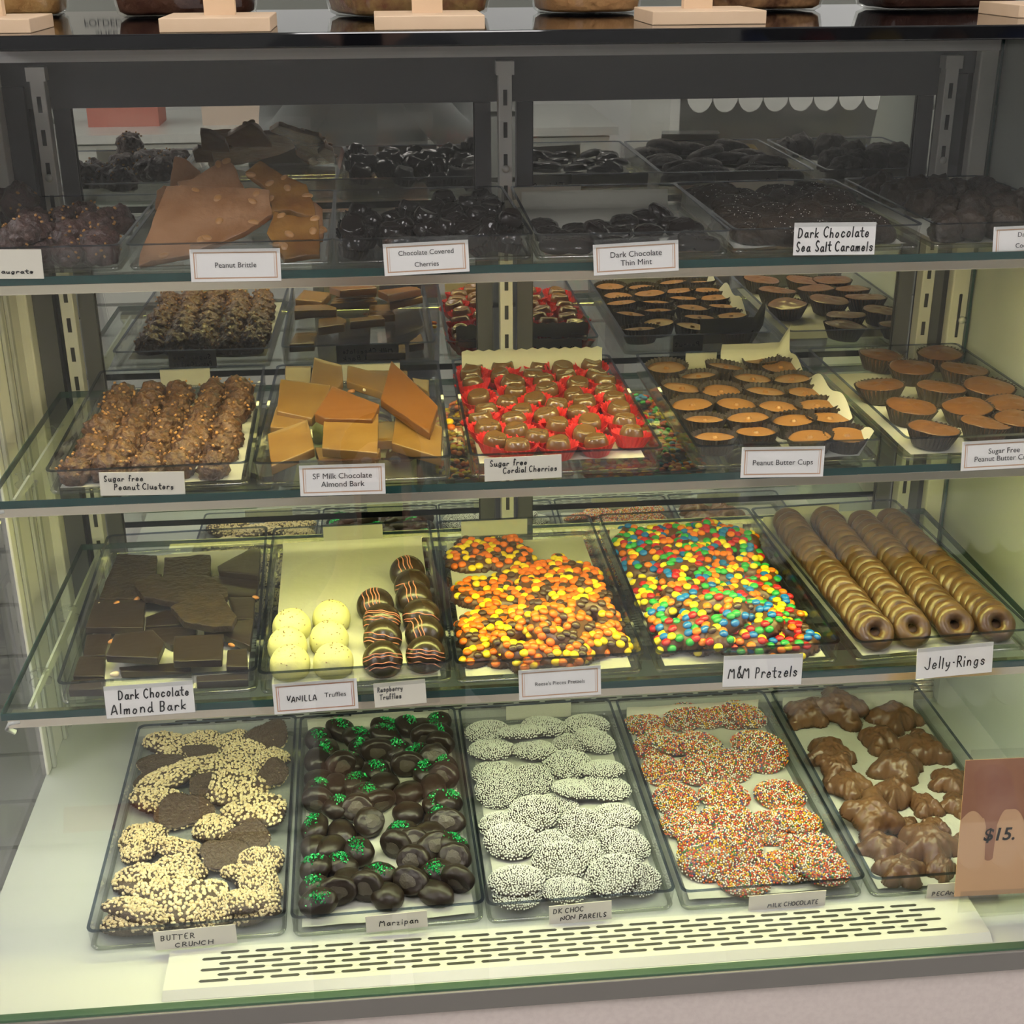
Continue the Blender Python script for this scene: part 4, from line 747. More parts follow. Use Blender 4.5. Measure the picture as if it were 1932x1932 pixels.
for i, (x, y, w_, h_, kd) in enumerate(sorted(CRUN, key=lambda t: (t[2] * t[3], ))):
    s_ = min(1.45, max(.85, w_ / .045)) if kd == 'n' else min(1.15, max(.75, w_ / .052)); x = min(max(x, .026), WID - .026); y = max(y, .028); sy = min(1.15, max(.62, h_ / w_ / .62))
    z, n_ = P.rest(x, y, .021 * s_, .010, 26, .4, ry=.019 * s_ * sy, sink=.35)
    if kd == 'd':
        ex = Matrix.Translation((0, 0, .012)) @ Matrix.Rotation(R(180), 4, 'X'); n_ = (n_ + Vector((random.uniform(-.2, .2), -.30, 0))).normalized()
    else:
        ex = None; n_ = (n_ + Vector((random.uniform(-.15, .15), random.uniform(-.25, .1), 0))).normalized()
    o = P.put(K.get(), x, y, z, n_, random.uniform(-.5, .5) + random.choice((0, 3.14)), (s_, s_ * sy, 1), ex); tag(o, None, 'toffee piece', 'butter crunch pieces')
    L.append((o, x, y, 'nut-crusted toffee piece' if kd == 'n' else 'toffee piece showing its smooth chocolate back'))
label_rows(L, 4, 'crunch tray'); K.done()
# --- marzipan ovals
def oval(seed, a, b, c):
    rnd = Vector((seed, seed * 2.3, 1)); V = []
    for v in ICO4[0]:
        q = v * (1 + .07 * fbm(v * 1.6 + rnd, 2)); zf = max(q.z, -.55) + .55; zf += (.10 * (fbm(q * 3 + rnd, 2)) - .10 * max(0, .5 - q.x * q.x - q.y * q.y)) if q.z < -.5 else 0
        V.append((q.x * a, q.y * b, zf * c + .0012))
    return mesh('oval', V, ICO4[1], M_DKC, True)
def glitter(seed, a, b, c):
    rnd = random.Random(seed); V = []; F = []
    for i in range(85):
        x, y = rnd.gauss(-.1, .26), rnd.gauss(.05, .26); q = x * x + y * y
        if q > .6: continue
        p = Vector((x * a, y * b, (math.sqrt(max(0, 1 - q)) * 1.05 + .55) * c + .0018)); n_ = len(V)
        s_ = rnd.uniform(.0005, .0010); qq = Quaternion((rnd.random(), rnd.random(), rnd.random(), rnd.random())).normalized()
        V += [p + qq @ Vector(t) * s_ for t in ((-1, -1, 0), (1, -1, 0), (1, 1, .4), (-1, 1, -.4), (0, 0, .9))]; F += [(n_, n_ + 1, n_ + 4), (n_ + 1, n_ + 2, n_ + 4), (n_ + 2, n_ + 3, n_ + 4), (n_ + 3, n_, n_ + 4), (n_ + 3, n_ + 2, n_ + 1, n_)]
    return mesh('glitter', V, F, M_GLIT, False)
def patch(a, b, seed):
    V = [(0, 0, -.0010)]; n_ = 22
    for i in range(n_):
        t_ = 6.283 * i / n_; r_ = .46 * (1 + .10 * math.sin(3 * t_ + seed) + .06 * math.sin(5 * t_)); V.append((a * r_ * math.cos(t_), b * r_ * math.sin(t_), .0002))
    V2 = [(x * .96, y * .96, .0022) for x, y, z in V]; m_ = len(V)
    F = [(0, 1 + (i + 1) % n_, 1 + i) for i in range(n_)] + [(1 + i, 1 + (i + 1) % n_, m_ + 1 + (i + 1) % n_, m_ + 1 + i) for i in range(n_)]
    return mesh('patch', V + V2, F, M_BLOOM, False)
DIM = [(.0200, .0168, .0130), (.0188, .0170, .0136), (.0215, .0160, .0126)]
KG = Kind([proto('marzipan_oval', oval(q, *DIM[q]), [('green_glitter', glitter(q, *DIM[q]))]) for q in range(3)])
KP = Kind([proto('marzipan_oval', oval(q + 5, *DIM[q])) for q in range(3)])
KB = Kind([proto('marzipan_oval', oval(q + 9, *DIM[q]), [('bloomed_base', patch(DIM[q][0], DIM[q][1], q))]) for q in range(3)])
for p_ in KG.p: stuff_parts(p_)
P = Pile('b1'); L = []
for i, (x, y, kd) in enumerate(sorted(MARZ, key=lambda t: -t[1] + (0 if t[2] != 'g' else -.02))):
    x = min(max(x, .019), WID - .019); y = max(y, .018)
    z, n_ = P.rest(x, y, .0125, .018, 25, .7, sink=.5); z = min(z, .015)
    K = {'g': KG, 'p': KP, 'b': KB}[kd]; ex = None; yaw = random.uniform(0, 6.28)
    if kd == 'b': ex = Matrix.Translation((0, 0, .0145)) @ Matrix.Rotation(R(random.uniform(-135, -75)), 4, 'X'); yaw = random.uniform(-.6, .6)
    elif kd == 'g': n_ = (n_ + Vector((random.uniform(-.4, .4), random.uniform(-.5, .2), 0))).normalized()
    o = P.put(K.get(), x, y, z, n_, yaw, (1, 1, 1), ex); tag(o, None, 'chocolate', 'marzipan ovals')
    L.append((o, x, y, {'g': 'dark oval with green glitter', 'p': 'plain dark oval', 'b': 'tipped dark oval with pale base'}[kd]))
label_rows(L, 7, 'marzipan tray')
# --- lumpy clusters
def lump(seed, r_, m, rough=1.0):
    sd = Vector((seed * 3.7, seed * 1.3, seed)); V = []
    for v in ICO4[0]:
        q = v * (r_ * (.98 + .16 * fbm(v * 1.5 + sd, 2) + .30 * rough * (.42 - noise.voronoi(v * 2.6 + sd)[0][0]) + .05 * noise.noise(v * 9 + sd)))
        V.append((q.x, q.y, max(q.z, -.45 * r_) + .45 * r_))
    return mesh('lump', V, ICO4[1], m, True)
def bits(seed, r_, n_, m, size):
    rnd = random.Random(seed); V = []; F = []
    for i in range(n_):
        d = Vector((rnd.gauss(0, 1), rnd.gauss(0, 1), abs(rnd.gauss(0, 1)))).normalized(); p = d * r_ * 1.08 + Vector((0, 0, .45 * r_)); q = Quaternion((rnd.random(), rnd.random(), rnd.random(), rnd.random())).normalized(); b = len(V)
        V += [p + q @ Vector((v.x * size, v.y * size * .7, v.z * size * .6)) for v in ICO1[0]]; F += [tuple(u + b for u in f_) for f_ in ICO1[1]]
    return mesh('bits', V, F, m, True)
def clusters(pk, data, r_, m, mb_, nb, desc, cat, where, group, per, names='peanut_cluster', rough=1.0, sink=.4):
    K = Kind([proto(names, lump(q + r_ * 900, r_, m, rough), [('nut_bits', bits(q, r_, nb, mb_, .0022))] if nb else []) for q in range(5)]); P = Pile(pk); L = []
    for p_ in K.p: stuff_parts(p_)
    for x, y, *_ in data:
        x = min(max(x, r_ * 1.1), WID - r_ * 1.1); y = max(y, r_ * 1.15); s_ = random.uniform(.88, 1.12)
        z, n_ = P.rest(x, y, r_ * .85 * s_, r_ * 1.4 * s_, 15, .7, sink=sink)
        o = P.put(K.get(), x, y, z, n_, random.uniform(0, 6.28), (s_, s_, s_)); tag(o, None, cat, group); L.append((o, x, y, desc))
    label_rows(L, per, where); K.done()
rn = random.Random(3)
PCL = [(.024 + .0345 * i + rn.uniform(-.004, .004) + .0015 * j, .030 + .0405 * j + rn.uniform(-.005, .005)) for j in range(7) for i in range(5)]
M_BIT = mat('golden_nut_bits', (0.40, 0.20, 0.055), 0.3)
clusters('m0', PCL, .0178, M_MILKR, M_BIT, 10, 'knobbly milk chocolate peanut cluster', 'chocolate cluster', 'middle shelf', 'sugar free peanut clusters', 5, rough=1.15)
clusters('u0', UCL, .0205, M_CLD, M_BIT, 8, 'rough dark chocolate cluster', 'chocolate cluster', 'end of top shelf', 'dark clusters on the top shelf', 4, 'nut_cluster')
clusters('u5', UCO, .0215, M_DKR, M_CLD, 0, 'dark chocolate coconut cluster', 'chocolate cluster', 'top shelf', 'dark coconut clusters', 5, 'coconut_cluster', .8)
# --- bark slabs
def slab(poly, th, m, seed, rough=0.0):
    c = Vector((sum(p[0] for p in poly) / len(poly), sum(p[1] for p in poly) / len(poly)))
    bm = bmesh.new(); vs = [bm.verts.new((p[0] - c.x, p[1] - c.y, 0)) for p in poly]; bm.faces.new(vs)
    bmesh.ops.recalc_face_normals(bm, faces=bm.faces)
    if bm.faces[:][0].normal.z < 0: bmesh.ops.reverse_faces(bm, faces=bm.faces[:])
    r_ = bmesh.ops.extrude_face_region(bm, geom=bm.faces[:]); bmesh.ops.translate(bm, vec=(0, 0, th), verts=[g for g in r_['geom'] if isinstance(g, bmesh.types.BMVert)])
    bmesh.ops.recalc_face_normals(bm, faces=bm.faces)
    bmesh.ops.bevel(bm, geom=bm.edges[:], offset=th * .14, segments=2, affect='EDGES', profile=.6)
    bmesh.ops.triangulate(bm, faces=bm.faces)
    for _ in range(3): bmesh.ops.subdivide_edges(bm, edges=[e for e in bm.edges if e.calc_length() > .006], cuts=1, use_grid_fill=True)
    for v in bm.verts:
        p = v.co * 70 + Vector((seed * 5.1, seed, 0)); a = .0004 + rough
        v.co += Vector((noise.noise(p) * a, noise.noise(p + Vector((9, 3, 1))) * a, (fbm(p * 1.3, 2) * a if v.co.z > th * .5 else 0)))
    me = bm_mesh('slab', bm, m, True)
    return me, c
def almond(m, s_=1.0):
    return mesh('almond', [(v.x * .0045 * s_ * (1 - .3 * v.x), v.y * .0027 * s_, v.z * .0024 * s_) for v in ICO2[0]], ICO2[1], m, True)
ALM_B, ALM_W = almond(M_ALM), almond(M_ALW, 1.15)
def bark(pk, data, th, m, m_rough, base, group, per, where, tilt):
    L = []; out = []
    for i, (lay, poly) in enumerate(data):
        rough = lay >= 3 or (pk == 't0' and lay == 2 and i in (4, 7)) or (pk == 't0' and i in (0, 1, 3))
        me, c = slab([(max(a, .008), max(b, .008)) for a, b in poly], th, m_rough if rough else m, i + len(pk), .0008 if rough and pk == 't0' else 0)
        tl = tilt * (lay if lay < 3 else 2.4) + random.uniform(-1, 1)
        o = link('bark_slab', me, None, tmx(pk) @ Matrix.Translation((c.x, c.y, .0046 + lay * th)) @ Matrix.Rotation(R(tl), 4, 'X') @ Matrix.Rotation(R(random.uniform(-2, 2)), 4, 'Y'))
        tag(o, None, 'bark slab', group); L.append((o, c.x, c.y, ('rough-backed ' if rough else 'smooth ') + base)); out.append((o, c))
    label_rows(L, per, where); return out
D = bark('t0', DBARK, .0085, M_DKC, M_DKR, 'dark almond bark slab', 'dark almond bark slabs', 4, 'bark tray', 1.2)
for x, y, c in DALM:
    o, cc = min(D, key=lambda t: (t[1].x - x) ** 2 + (t[1].y - y) ** 2)
    lx, ly = x - cc.x, y - cc.y
    lim = max(v.co.y for v in o.data.vertices), min(v.co.y for v in o.data.vertices)
    ly = max(lim[1] + .001, min(lim[0], ly)); nz = .0078 if c == 'b' else .006
    link('almond', ALM_B if c == 'b' else ALM_W, o, Matrix.Translation((lx, ly, nz)) @ Matrix.Rotation(random.uniform(0, 3), 4, 'Z'))
M_BARKB = mat('browned_milk_bark', (0.155, 0.060, 0.011), 0.32, 0.5, bump=(45, 0.25, 0.002))
D = bark('m1', MBARK, .0105, M_BARKM, M_BARKB, 'milk almond bark slab', 'milk almond bark slabs', 4, 'middle shelf', 4.0)
for oi, pts in ((3, ((-.016, -.020, .004), (0.0, -.018, .006), (.016, -.020, .004))), (11, ((-.02, .012, .008),)), (5, ((.020, -.030, .004),))):
    if oi < len(D):
        for j, (x, y, z) in enumerate(pts): link('almond', ALM_W if (oi, j) == (3, 1) else ALM_B, D[oi][0], Matrix.Translation((x, y, z)) @ Matrix.Rotation(j, 4, 'Z'))
# --- truffles
def truffle_v(seed):
    V = []
    for v in ICO4[0]:
        q = v * (.0212 * (1 + .02 * fbm(v * 2 + Vector((seed, 0, 0)), 2) + .012 * noise.noise(v * 14 + Vector((seed, 1, 2))))); V.append((q.x, q.y, max(q.z, -.0105) + .0105))
    return mesh('truffle', V, ICO4[1], M_VAN, True)
M_CRUMB = mat('brown_crumbs', (0.30, 0.20, 0.12), 0.6)
def crumbs(seed):
    rnd = random.Random(seed); V = []; F = []
    for i in range(26):
        d = Vector((rnd.gauss(0, .5), rnd.gauss(-.1, .5), abs(rnd.gauss(.9, .4)))).normalized(); p = d * .0214 + Vector((0, 0, .0105)); b = len(V); s_ = rnd.uniform(.0004, .0011)
        V += [p + Vector((v.x * s_, v.y * s_, v.z * s_ * .6)) for v in ICO1[0]]; F += [tuple(u + b for u in f_) for f_ in ICO1[1]]
    return mesh('crumbs', V, F, M_CRUMB, True)
L = []
for i, (x, y) in enumerate(VAN):
    o = link('vanilla_truffle', truffle_v(i * 3.3), None, tmx('t1') @ Matrix.Translation((max(x, .024), y, .0046))); c = link('crumbs', crumbs(i), o); c['kind'] = 'stuff'
    tag(o, None, 'truffle', 'vanilla truffles'); L.append((o, x, y, 'pale yellow vanilla truffle'))
label_rows(L, 2, 'of the truffle tray')
RA, RH = .0212, .0180
def rz(x, y): return RH * math.sqrt(max(0, 1 - (x * x + y * y) / RA ** 2)) + .003
mb = MB(); mb.lathe([(0, 0), (RA * .9, 0), (RA, .0015), (RA, .003)] + [(RA * math.cos(R(a)), .003 + RH * math.sin(R(a))) for a in range(10, 90, 10)] + [(0, .003 + RH)], 36)
RM = mesh('raspberry', mb.v, mb.f, M_TRUF, True)
def drizzle(seed):
    rnd = random.Random(seed); mb = MB(); base = rnd.uniform(-.6, -.3)
    for k_ in range(rnd.choice((3, 4, 5))):
        c0 = RA * (base + .2 * k_ + rnd.uniform(-.06, .06)); cv = rnd.uniform(-5, 5); pts = []
        for i in range(23):
            y = RA * .97 * (-1 + 2 * i / 22); x = c0 + cv * y * y * .5 + .0006 * math.sin(i * .8 + seed)
            if x * x + y * y < (RA * .985) ** 2: pts.append((x, y, rz(x, y) + .0002))
        if len(pts) > 3: mb.tube(pts, .00056, 6)
    return mesh('drizzle', mb.v, mb.f, M_DRZ, True)
L = []
for i, (x, y) in enumerate(RASP):
    o = link('raspberry_truffle', RM, None, tmx('t1') @ Matrix.Translation((min(x, WID - .024), max(y, .026), .019)) @ Matrix.Rotation(R(48 + random.uniform(-6, 6)), 4, 'X') @ Matrix.Translation((0, 0, -.006)) @ Matrix.Rotation((0.2, 1.5, .1, 1.2, 1.4, .9, 1.3, .1, 1.6, 1.2)[i] if i % 2 == 0 else (1.4, .15)[i % 4 > 1], 4, 'Z'))
    link('pink_drizzle', drizzle(i), o); tag(o, None, 'truffle', 'raspberry truffles'); L.append((o, x, y, 'dark truffle with pink drizzle'))
label_rows(L, 2, 'of the raspberry truffles')
# --- candy pretzels
PSEG = []
def arc(cx, cy, r_, a0, a1, n_=14): return [(cx + r_ * math.cos(R(a0 + (a1 - a0) * i / n_)), cy + r_ * math.sin(R(a0 + (a1 - a0) * i / n_))) for i in range(n_ + 1)]
PCURVE = [(-.021, -.024), (-.010, -.010), (.004, .004)] + arc(.0165, .008, .0145, 160, -70) + [(.012, -.014), (0, -.020)] + [(-.012, -.014)] + arc(-.0165, .008, .0145, 250, 20) + [(-.004, .004), (.010, -.010), (.021, -.024)]
def pretzel_f(seed, rr=.0098):
    C_ = [Vector((x, y)) for x, y in PCURVE]
    def f(x, y):
        p = Vector((x, y)); best = 1
        for a, b in zip(C_, C_[1:]):
            d = b - a; t_ = max(0, min(1, (p - a).dot(d) / max(d.length_squared, 1e-12))); best = min(best, (p - a - d * t_).length)
        q = 1 - (best / rr) ** 2
        return (.0125 * math.sqrt(q) + .0012 * fbm(Vector((x * 80 + seed, y * 80, 1)), 2) * min(1, q * 4)) if q > 0 else -.001
    return f
def lens(m):
    return mesh('candy', [(v.x * .00505, v.y * .00505, v.z * .0029) for v in ICO3[0]], ICO3[1], m, True)
def pretzels(pk, data, cols, wts, desc, group, where, ncandy, sc):
    fs = [pretzel_f(q) for q in range(2)]; ms = [hf('pretzel', f, -.045, .045, -.040, .036, 56, M_MILK) for f in fs]; LM = [lens(c) for c in cols]; P = Pile(pk); L = []; rnd = random.Random(11)
    for i, (x, y) in enumerate(sorted(data, key=lambda t: -t[1])):
        x = min(max(x, .052), WID - .052); y = min(max(y, .044), .325)
        z, n_ = P.rest(x, y, .036 * sc, .0125, 20, .4, ry=.030 * sc, sink=.3); z = min(z, .026)
        o = P.put(link('candy_pretzel', ms[i % 2]), x, y, z, n_, rnd.uniform(-.5, .5) + rnd.choice((0, 3.14)), (sc, sc, 1)); f = fs[i % 2]; pts = []; tries = 0
        while len(pts) < ncandy and tries < 5000:
            tries += 1; u, v = rnd.uniform(-.042, .042), rnd.uniform(-.038, .034); h = f(u, v)
            if h < .0006: continue
            if any((u - a) ** 2 + (v - b) ** 2 < (.0063 / sc) ** 2 for a, b in pts): continue
            pts.append((u, v)); e = .0012; n2 = Vector((-(max(f(u + e, v), 0) - max(f(u - e, v), 0)) / (2 * e), -(max(f(u, v + e), 0) - max(f(u, v - e), 0)) / (2 * e), 1.0)); n2 = (n2.normalized() + Vector((rnd.uniform(-.3, .3), rnd.uniform(-.3, .3), .5))).normalized()
            link('candy', rnd.choices(LM, wts)[0], o, Matrix.Translation((u, v, h + .0010)) @ Vector((0, 0, 1)).rotation_difference(n2).to_matrix().to_4x4() @ Matrix.Diagonal((1 / sc, 1 / sc, 1, 1)))
        tag(o, None, 'pretzel', group); L.append((o, x, y, desc))
    label_rows(L, 2, where)
pretzels('t2', RPRE, [C_OR, C_YE, C_BR], (50, 27, 23), 'pretzel with orange and yellow candies', 'orange and yellow candy pretzels', 'own tray', 98, 1.34)
pretzels('t3', MPRE, [C_RE, C_O2, C_Y2, C_GR, C_BL, C_BR], (20, 20, 19, 17, 17, 7), 'pretzel with multicoloured candies', 'multicoloured candy pretzels', 'own tray', 88, 1.36)
# --- chocolate jelly rings
def jring(seed):
    mb = []; F = []; n_, k_ = 40, 18; V = []; sd = Vector((seed * 2.7, 1, seed))
    for i in range(n_):
        a = 6.283 * i / n_
        for j in range(k_):
            b = 6.283 * j / k_; r_ = .0079 * (1 + .07 * noise.noise(Vector((math.cos(a) * 2.2, math.sin(a) * 2.2, math.cos(b))) + sd)); d = .0132 + r_ * math.cos(b)
            V.append((d * math.cos(a), d * math.sin(a), r_ * .92 * math.sin(b)))
            F.append((i * k_ + j, ((i + 1) % n_) * k_ + j, ((i + 1) % n_) * k_ + (j + 1) % k_, i * k_ + (j + 1) % k_))
    return mesh('ring', V, F, M_JEL, True)
M_JEL = mat('ring_chocolate', (0.068, 0.033, 0.013), 0.33, 0.5, bump=(150, 0.3), col2=(0.125, 0.066, 0.028), vscale=60)
JR = Kind([proto('jelly_ring', jring(q)) for q in range(4)])
for r_, (a, b, n_) in enumerate((((.0300, .030), (.0372, .328), 21), ((.0735, .032), (.0880, .326), 20), ((.1240, .032), (.1290, .306), 20), ((.1690, .028), (.1680, .306), 20))):
    for i in range(n_):
        t_ = i / (n_ - 1); x = a[0] + (b[0] - a[0]) * t_ + random.uniform(-.0012, .0012); y = a[1] + (b[1] - a[1]) * t_ + random.uniform(-.001, .001); lean = R(46 + random.uniform(-5, 5)) if i not in (3, 4) else R(36)
        o = JR.get(); o.matrix_world = tmx('t4') @ Matrix.Translation((x, y, .0046 + .0175)) @ Matrix.Rotation(lean, 4, 'X') @ Matrix.Rotation(R(random.uniform(-5, 5)), 4, 'Y') @ Matrix.Rotation(random.uniform(0, 6.28), 4, 'Z')
        tag(o, 'chocolate jelly ring, %s from front in the %s row from left' % (ORD[i], ORD[r_]), 'jelly ring', 'chocolate jelly rings')
# --- cups
def fluted(rb, rt, h, nf, m, inner=True):
    mb = MB(); prof = [(0, 0), (rb, 0), (rb + (rt - rb) * .5, h * .5), (rt, h), (rt - .0004, h), (rb + (rt - rb) * .5 - .0004, h * .5), (rb - .0004, .0005), (0, .0005)]; n_ = nf * 2
    V = []; F = []; idx = []
    for q, (r_, z) in enumerate(prof):
        if r_ == 0: idx.append([len(V)] * n_); V.append((0, 0, z)); continue
        row = []
        for j in range(n_):
            a = 6.283185 * j / n_; fl = .05 * (z / h) * (1 if j % 2 else -1); row.append(len(V)); V.append((r_ * (1 + fl) * math.cos(a), r_ * (1 + fl) * math.sin(a), z + (.0009 * (j % 2) if z > h * .9 else 0)))
        idx.append(row)
    for i in range(len(prof) - 1):
        for j in range(n_):
            q = []
            for t_ in (idx[i][j], idx[i][(j + 1) % n_], idx[i + 1][(j + 1) % n_], idx[i + 1][j]):
                if t_ not in q: q.append(t_)
            if len(q) > 2: F.append(q)
    return mesh('cup', V, F, m, False)
def cherry(seed, m):
    mb = MB(); mb.lathe([(0, .001), (.0105, .001), (.0134, .007), (.0132, .015), (.0112, .0205), (.0100, .0216), (.0086, .0210), (.0045, .0202), (0, .0201)], 28)
    sd = Vector((seed * 3.1, seed, 0)); V = []
    for v in mb.v:
        v = Vector(v); s_ = 1 + .10 * noise.noise(v * 70 + sd); V.append((v.x * s_ * (1.08 if seed % 2 else .98), v.y * s_, v.z + (.0014 * noise.noise(v * 90 + sd) if v.z > .012 else 0)))
    return mesh('cherry', V, mb.f, m, True)
def cup_sweets(pk, data, bodies, cups, name, desc, cat, group, where, per, rr, zc, tilt=10, heap=False, cat2=None, sy=1.0):
    K = Kind([proto(name, b, [('paper_cup', c)]) for b, c in zip(bodies, cups)]); P = Pile(pk); L = []
    for x, y, *_ in (data if not heap else sorted(data, key=lambda t: -t[1])):
        x = min(max(x, rr), WID - rr); y = max(y, rr); z = .0046; n_ = None
        if heap: z, n_ = P.rest(x, y, rr * .8, zc, 28, .4, sink=.4)
        n2 = (Vector((0, 0, 1)) if n_ is None else n_) + Vector((random.uniform(-1, 1), random.uniform(-1, .6), 0)) * math.tan(R(tilt)); s_ = random.uniform(.95, 1.05)
        o = P.put(K.get(), x, y, z + .0006, n2.normalized(), random.uniform(0, 6.28), (s_, s_, s_)); tag(o, None, cat, group); L.append((o, x, y, desc))
    label_rows(L, per, where); K.done()
cr, cu = [cherry(q, M_MILKG) for q in range(4)], fluted(.0135, .0214, .0146, 24, M_RED)
cup_sweets('m2', CHER, cr, [cu] * 4, 'cordial_cherry', 'chocolate cherry in red paper cup', 'chocolate', 'cordial cherries in red cups', 'middle shelf', 5, .0195, .021, 12)
cr, cu = [cherry(q, M_DKG) for q in range(4)], fluted(.0130, .0160, .0095, 22, M_BCUP)
cup_sweets('u2', UCH, cr, [cu] * 4, 'chocolate_cherry', 'glossy dark chocolate cherry', 'chocolate', 'chocolate covered cherries', 'heaped top shelf tray', 6, .018, .018, 22, True)
def filling(r_, z0, z1, m, seed, nub, swirl=0.0):
    mb = MB(); mb.lathe([(0, .0008), (r_ * .72, .0008), (r_ * .985, z0), (r_, z0 + .0006), (r_ * .96, z1 - .0004), (r_ * .8, z1), (r_ * .6, z1), (r_ * .4, z1), (r_ * .2, z1), (nub + .0001, z1 + .0001), (nub * .8, z1 + .0020), (nub * .4, z1 + .0026), (0, z1 + .0020)] if nub else
                        [(0, .0008), (r_ * .72, .0008), (r_ * .985, z0), (r_, z0 + .0006), (r_ * .95, z1 - .0006), (r_ * .8, z1), (r_ * .6, z1 + .0008), (r_ * .4, z1 + .0013), (r_ * .2, z1 + .0016), (0, z1 + .0017)], 40)
    V = []
    for v in mb.v:
        v = Vector(v); a = math.atan2(v.y, v.x); d = v.length
        if v.z > z0: v.z += .0005 * noise.noise(v * 90 + Vector((seed * 4.0, 0, 0))) + swirl * math.sin(a * 3 + d * 260 + seed) * min(1, d / r_) * (1 - d / r_) * 2
        V.append(v)
    return mesh('filling', V, mb.f, m, True)
bd, cu = [filling(.0228, .0136, .0156, M_PB, q, .0034) for q in range(3)], fluted(.0185, .0250, .0192, 30, M_CUP)
cup_sweets('m3', PBC, bd, [cu] * 3, 'peanut_butter_cup', 'small tan-topped peanut butter cup', 'peanut butter cup', 'small peanut butter cups', 'middle shelf', 4, .0235, .02, 7)
bd, cu = [filling(.0282, .0185, .0205, M_SPB, q * 2.1, 0, .0030) for q in range(4)], fluted(.0205, .0290, .0196, 34, M_CUP)
cup_sweets('m4', SPBC, bd, [cu] * 4, 'large_peanut_butter_cup', 'large swirl-topped peanut butter cup', 'peanut butter cup', 'sugar free peanut butter cups', 'middle shelf', 3, .030, .022, 6, True)
# --- thin mints and salted caramels
def disc(r_, t_, seed, m, ry=1.0):
    V = []; sd = Vector((seed * 4.4, 2, seed))
    for v in ICO4[0]:
        k_ = 1 + .06 * noise.noise(v * 2 + sd); zz = math.copysign(abs(v.z) ** .75, v.z); V.append((v.x * r_ * k_, v.y * r_ * ry * k_, (max(zz, -.5) + .5) * t_ / 1.5 * (1 + .12 * noise.noise(v * 4 + sd))))
    return mesh('disc', V, ICO4[1], m, True)
def flat_sweets(pk, data, protos, name, desc, cat, group, where, per, rr, t_, tilt, ry=1.0):
    K = Kind(protos); P = Pile(pk); L = []
    for x, y, *_ in sorted(data, key=lambda q: -q[1]):
        x = min(max(x, rr), WID - rr); y = max(y, rr * ry + .004); z, n_ = P.rest(x, y, rr * .85, t_, 28, .35, ry=rr * ry * .85, sink=.35)
        n_ = (n_ + Vector((random.uniform(-1, 1) * .5, -1 + random.uniform(-.4, .4), 0)) * math.tan(R(tilt))).normalized()
        o = P.put(K.get(), x, y, z + .0005, n_, random.uniform(-.3, .3)); tag(o, None, cat, group); L.append((o, x, y, desc))
    label_rows(L, per, where); K.done()
flat_sweets('u3', UMI, [proto('thin_mint', disc(.0165, .0105, q, M_DKG)) for q in range(4)], 'thin_mint', 'glossy dark thin mint', 'chocolate', 'dark chocolate thin mints', 'top shelf', 5, .017, .010, 8)
def salt(seed):
    rnd = random.Random(seed); V = []; F = []
    for i in range(16):
        a, d = rnd.uniform(0, 6.28), math.sqrt(rnd.random()) * .6; x, y = d * math.cos(a), d * math.sin(a); z = .0149 * (1 - .32 * d * d) * .98; b = len(V); s_ = rnd.uniform(.0004, .0008)
        V += [Vector((x * .026, y * .021, z)) + v * s_ for v in ICO1[0]]; F += [tuple(u + b for u in f_) for f_ in ICO1[1]]
    return mesh('salt', V, F, M_SALT, False)
SP = [proto('sea_salt_caramel', disc(.027, .0145, q + 20, M_DKR, .8), [('salt_flakes', salt(q))]) for q in range(4)]
for p_ in SP: stuff_parts(p_)
flat_sweets('u4', USC, SP, 'sea_salt_caramel', 'dark oval caramel with salt flakes', 'chocolate', 'sea salt caramels', 'top shelf', 5, .027, .013, 14, .8)
# --- peanut brittle, broken sheets leaning in a heap
BL = {'A': 'broad brittle sheet leaning at the front of the heap', 'C': 'pointed brittle sheet rising behind the broad front sheet', 'B': 'thin brittle spike at the back of the heap', 'D': 'amber brittle sheet leaning across the right of the heap',
      'E': 'amber brittle sheet standing behind the printed brittle card', 'F': 'narrow brittle strip at the right wall of its tray', 'H': 'dark brittle shard at the left wall of its tray'}
PEA = mesh('peanut', [(v.x * .0062, v.y * .0042, v.z * .0026) for v in ICO2[0]], ICO2[1], mat('roast_peanut', (0.36, 0.185, 0.065), 0.35), True)
for i, (n_, pl, P3) in enumerate(BRIT):
    P3 = [(min(max(a, .010), .188), max(b, .009), h) for a, b, h in P3]; sl = pl[2]; nrm = Vector((0, -sl, 1)).normalized(); c = sum((Vector(p) for p in P3), Vector()) / len(P3)
    ez = nrm; ex = Vector((1, 0, 0)); ey = ez.cross(ex)
    poly = [((Vector(p) - c).dot(ex), (Vector(p) - c).dot(ey)) for p in P3]
    me, c2 = slab(poly, .0065, M_BRIT2 if n_ in 'DE' else M_BRIT, i + 3, .0011)
    o = link('brittle_sheet', me, None, tmx('u1') @ Matrix.Translation(c + ex * c2.x + ey * c2.y - ez * .0045 + Vector((0, 0, .003))) @ Matrix(((ex.x, ey.x, ez.x), (ex.y, ey.y, ez.y), (ex.z, ey.z, ez.z))).to_4x4())
    tag(o, BL[n_], 'peanut brittle', 'peanut brittle sheets')
    rnd = random.Random(i)
    bx = [v.co for v in me.vertices if v.co.z > .005]
    for q in range({'A': 9, 'D': 6, 'E': 6}.get(n_, 2)):
        p = rnd.choice(bx); link('peanut', PEA, o, Matrix.Translation((p.x * .88, p.y * .88, p.z - .0008)) @ Matrix.Rotation(rnd.uniform(0, 3), 4, 'Z'))
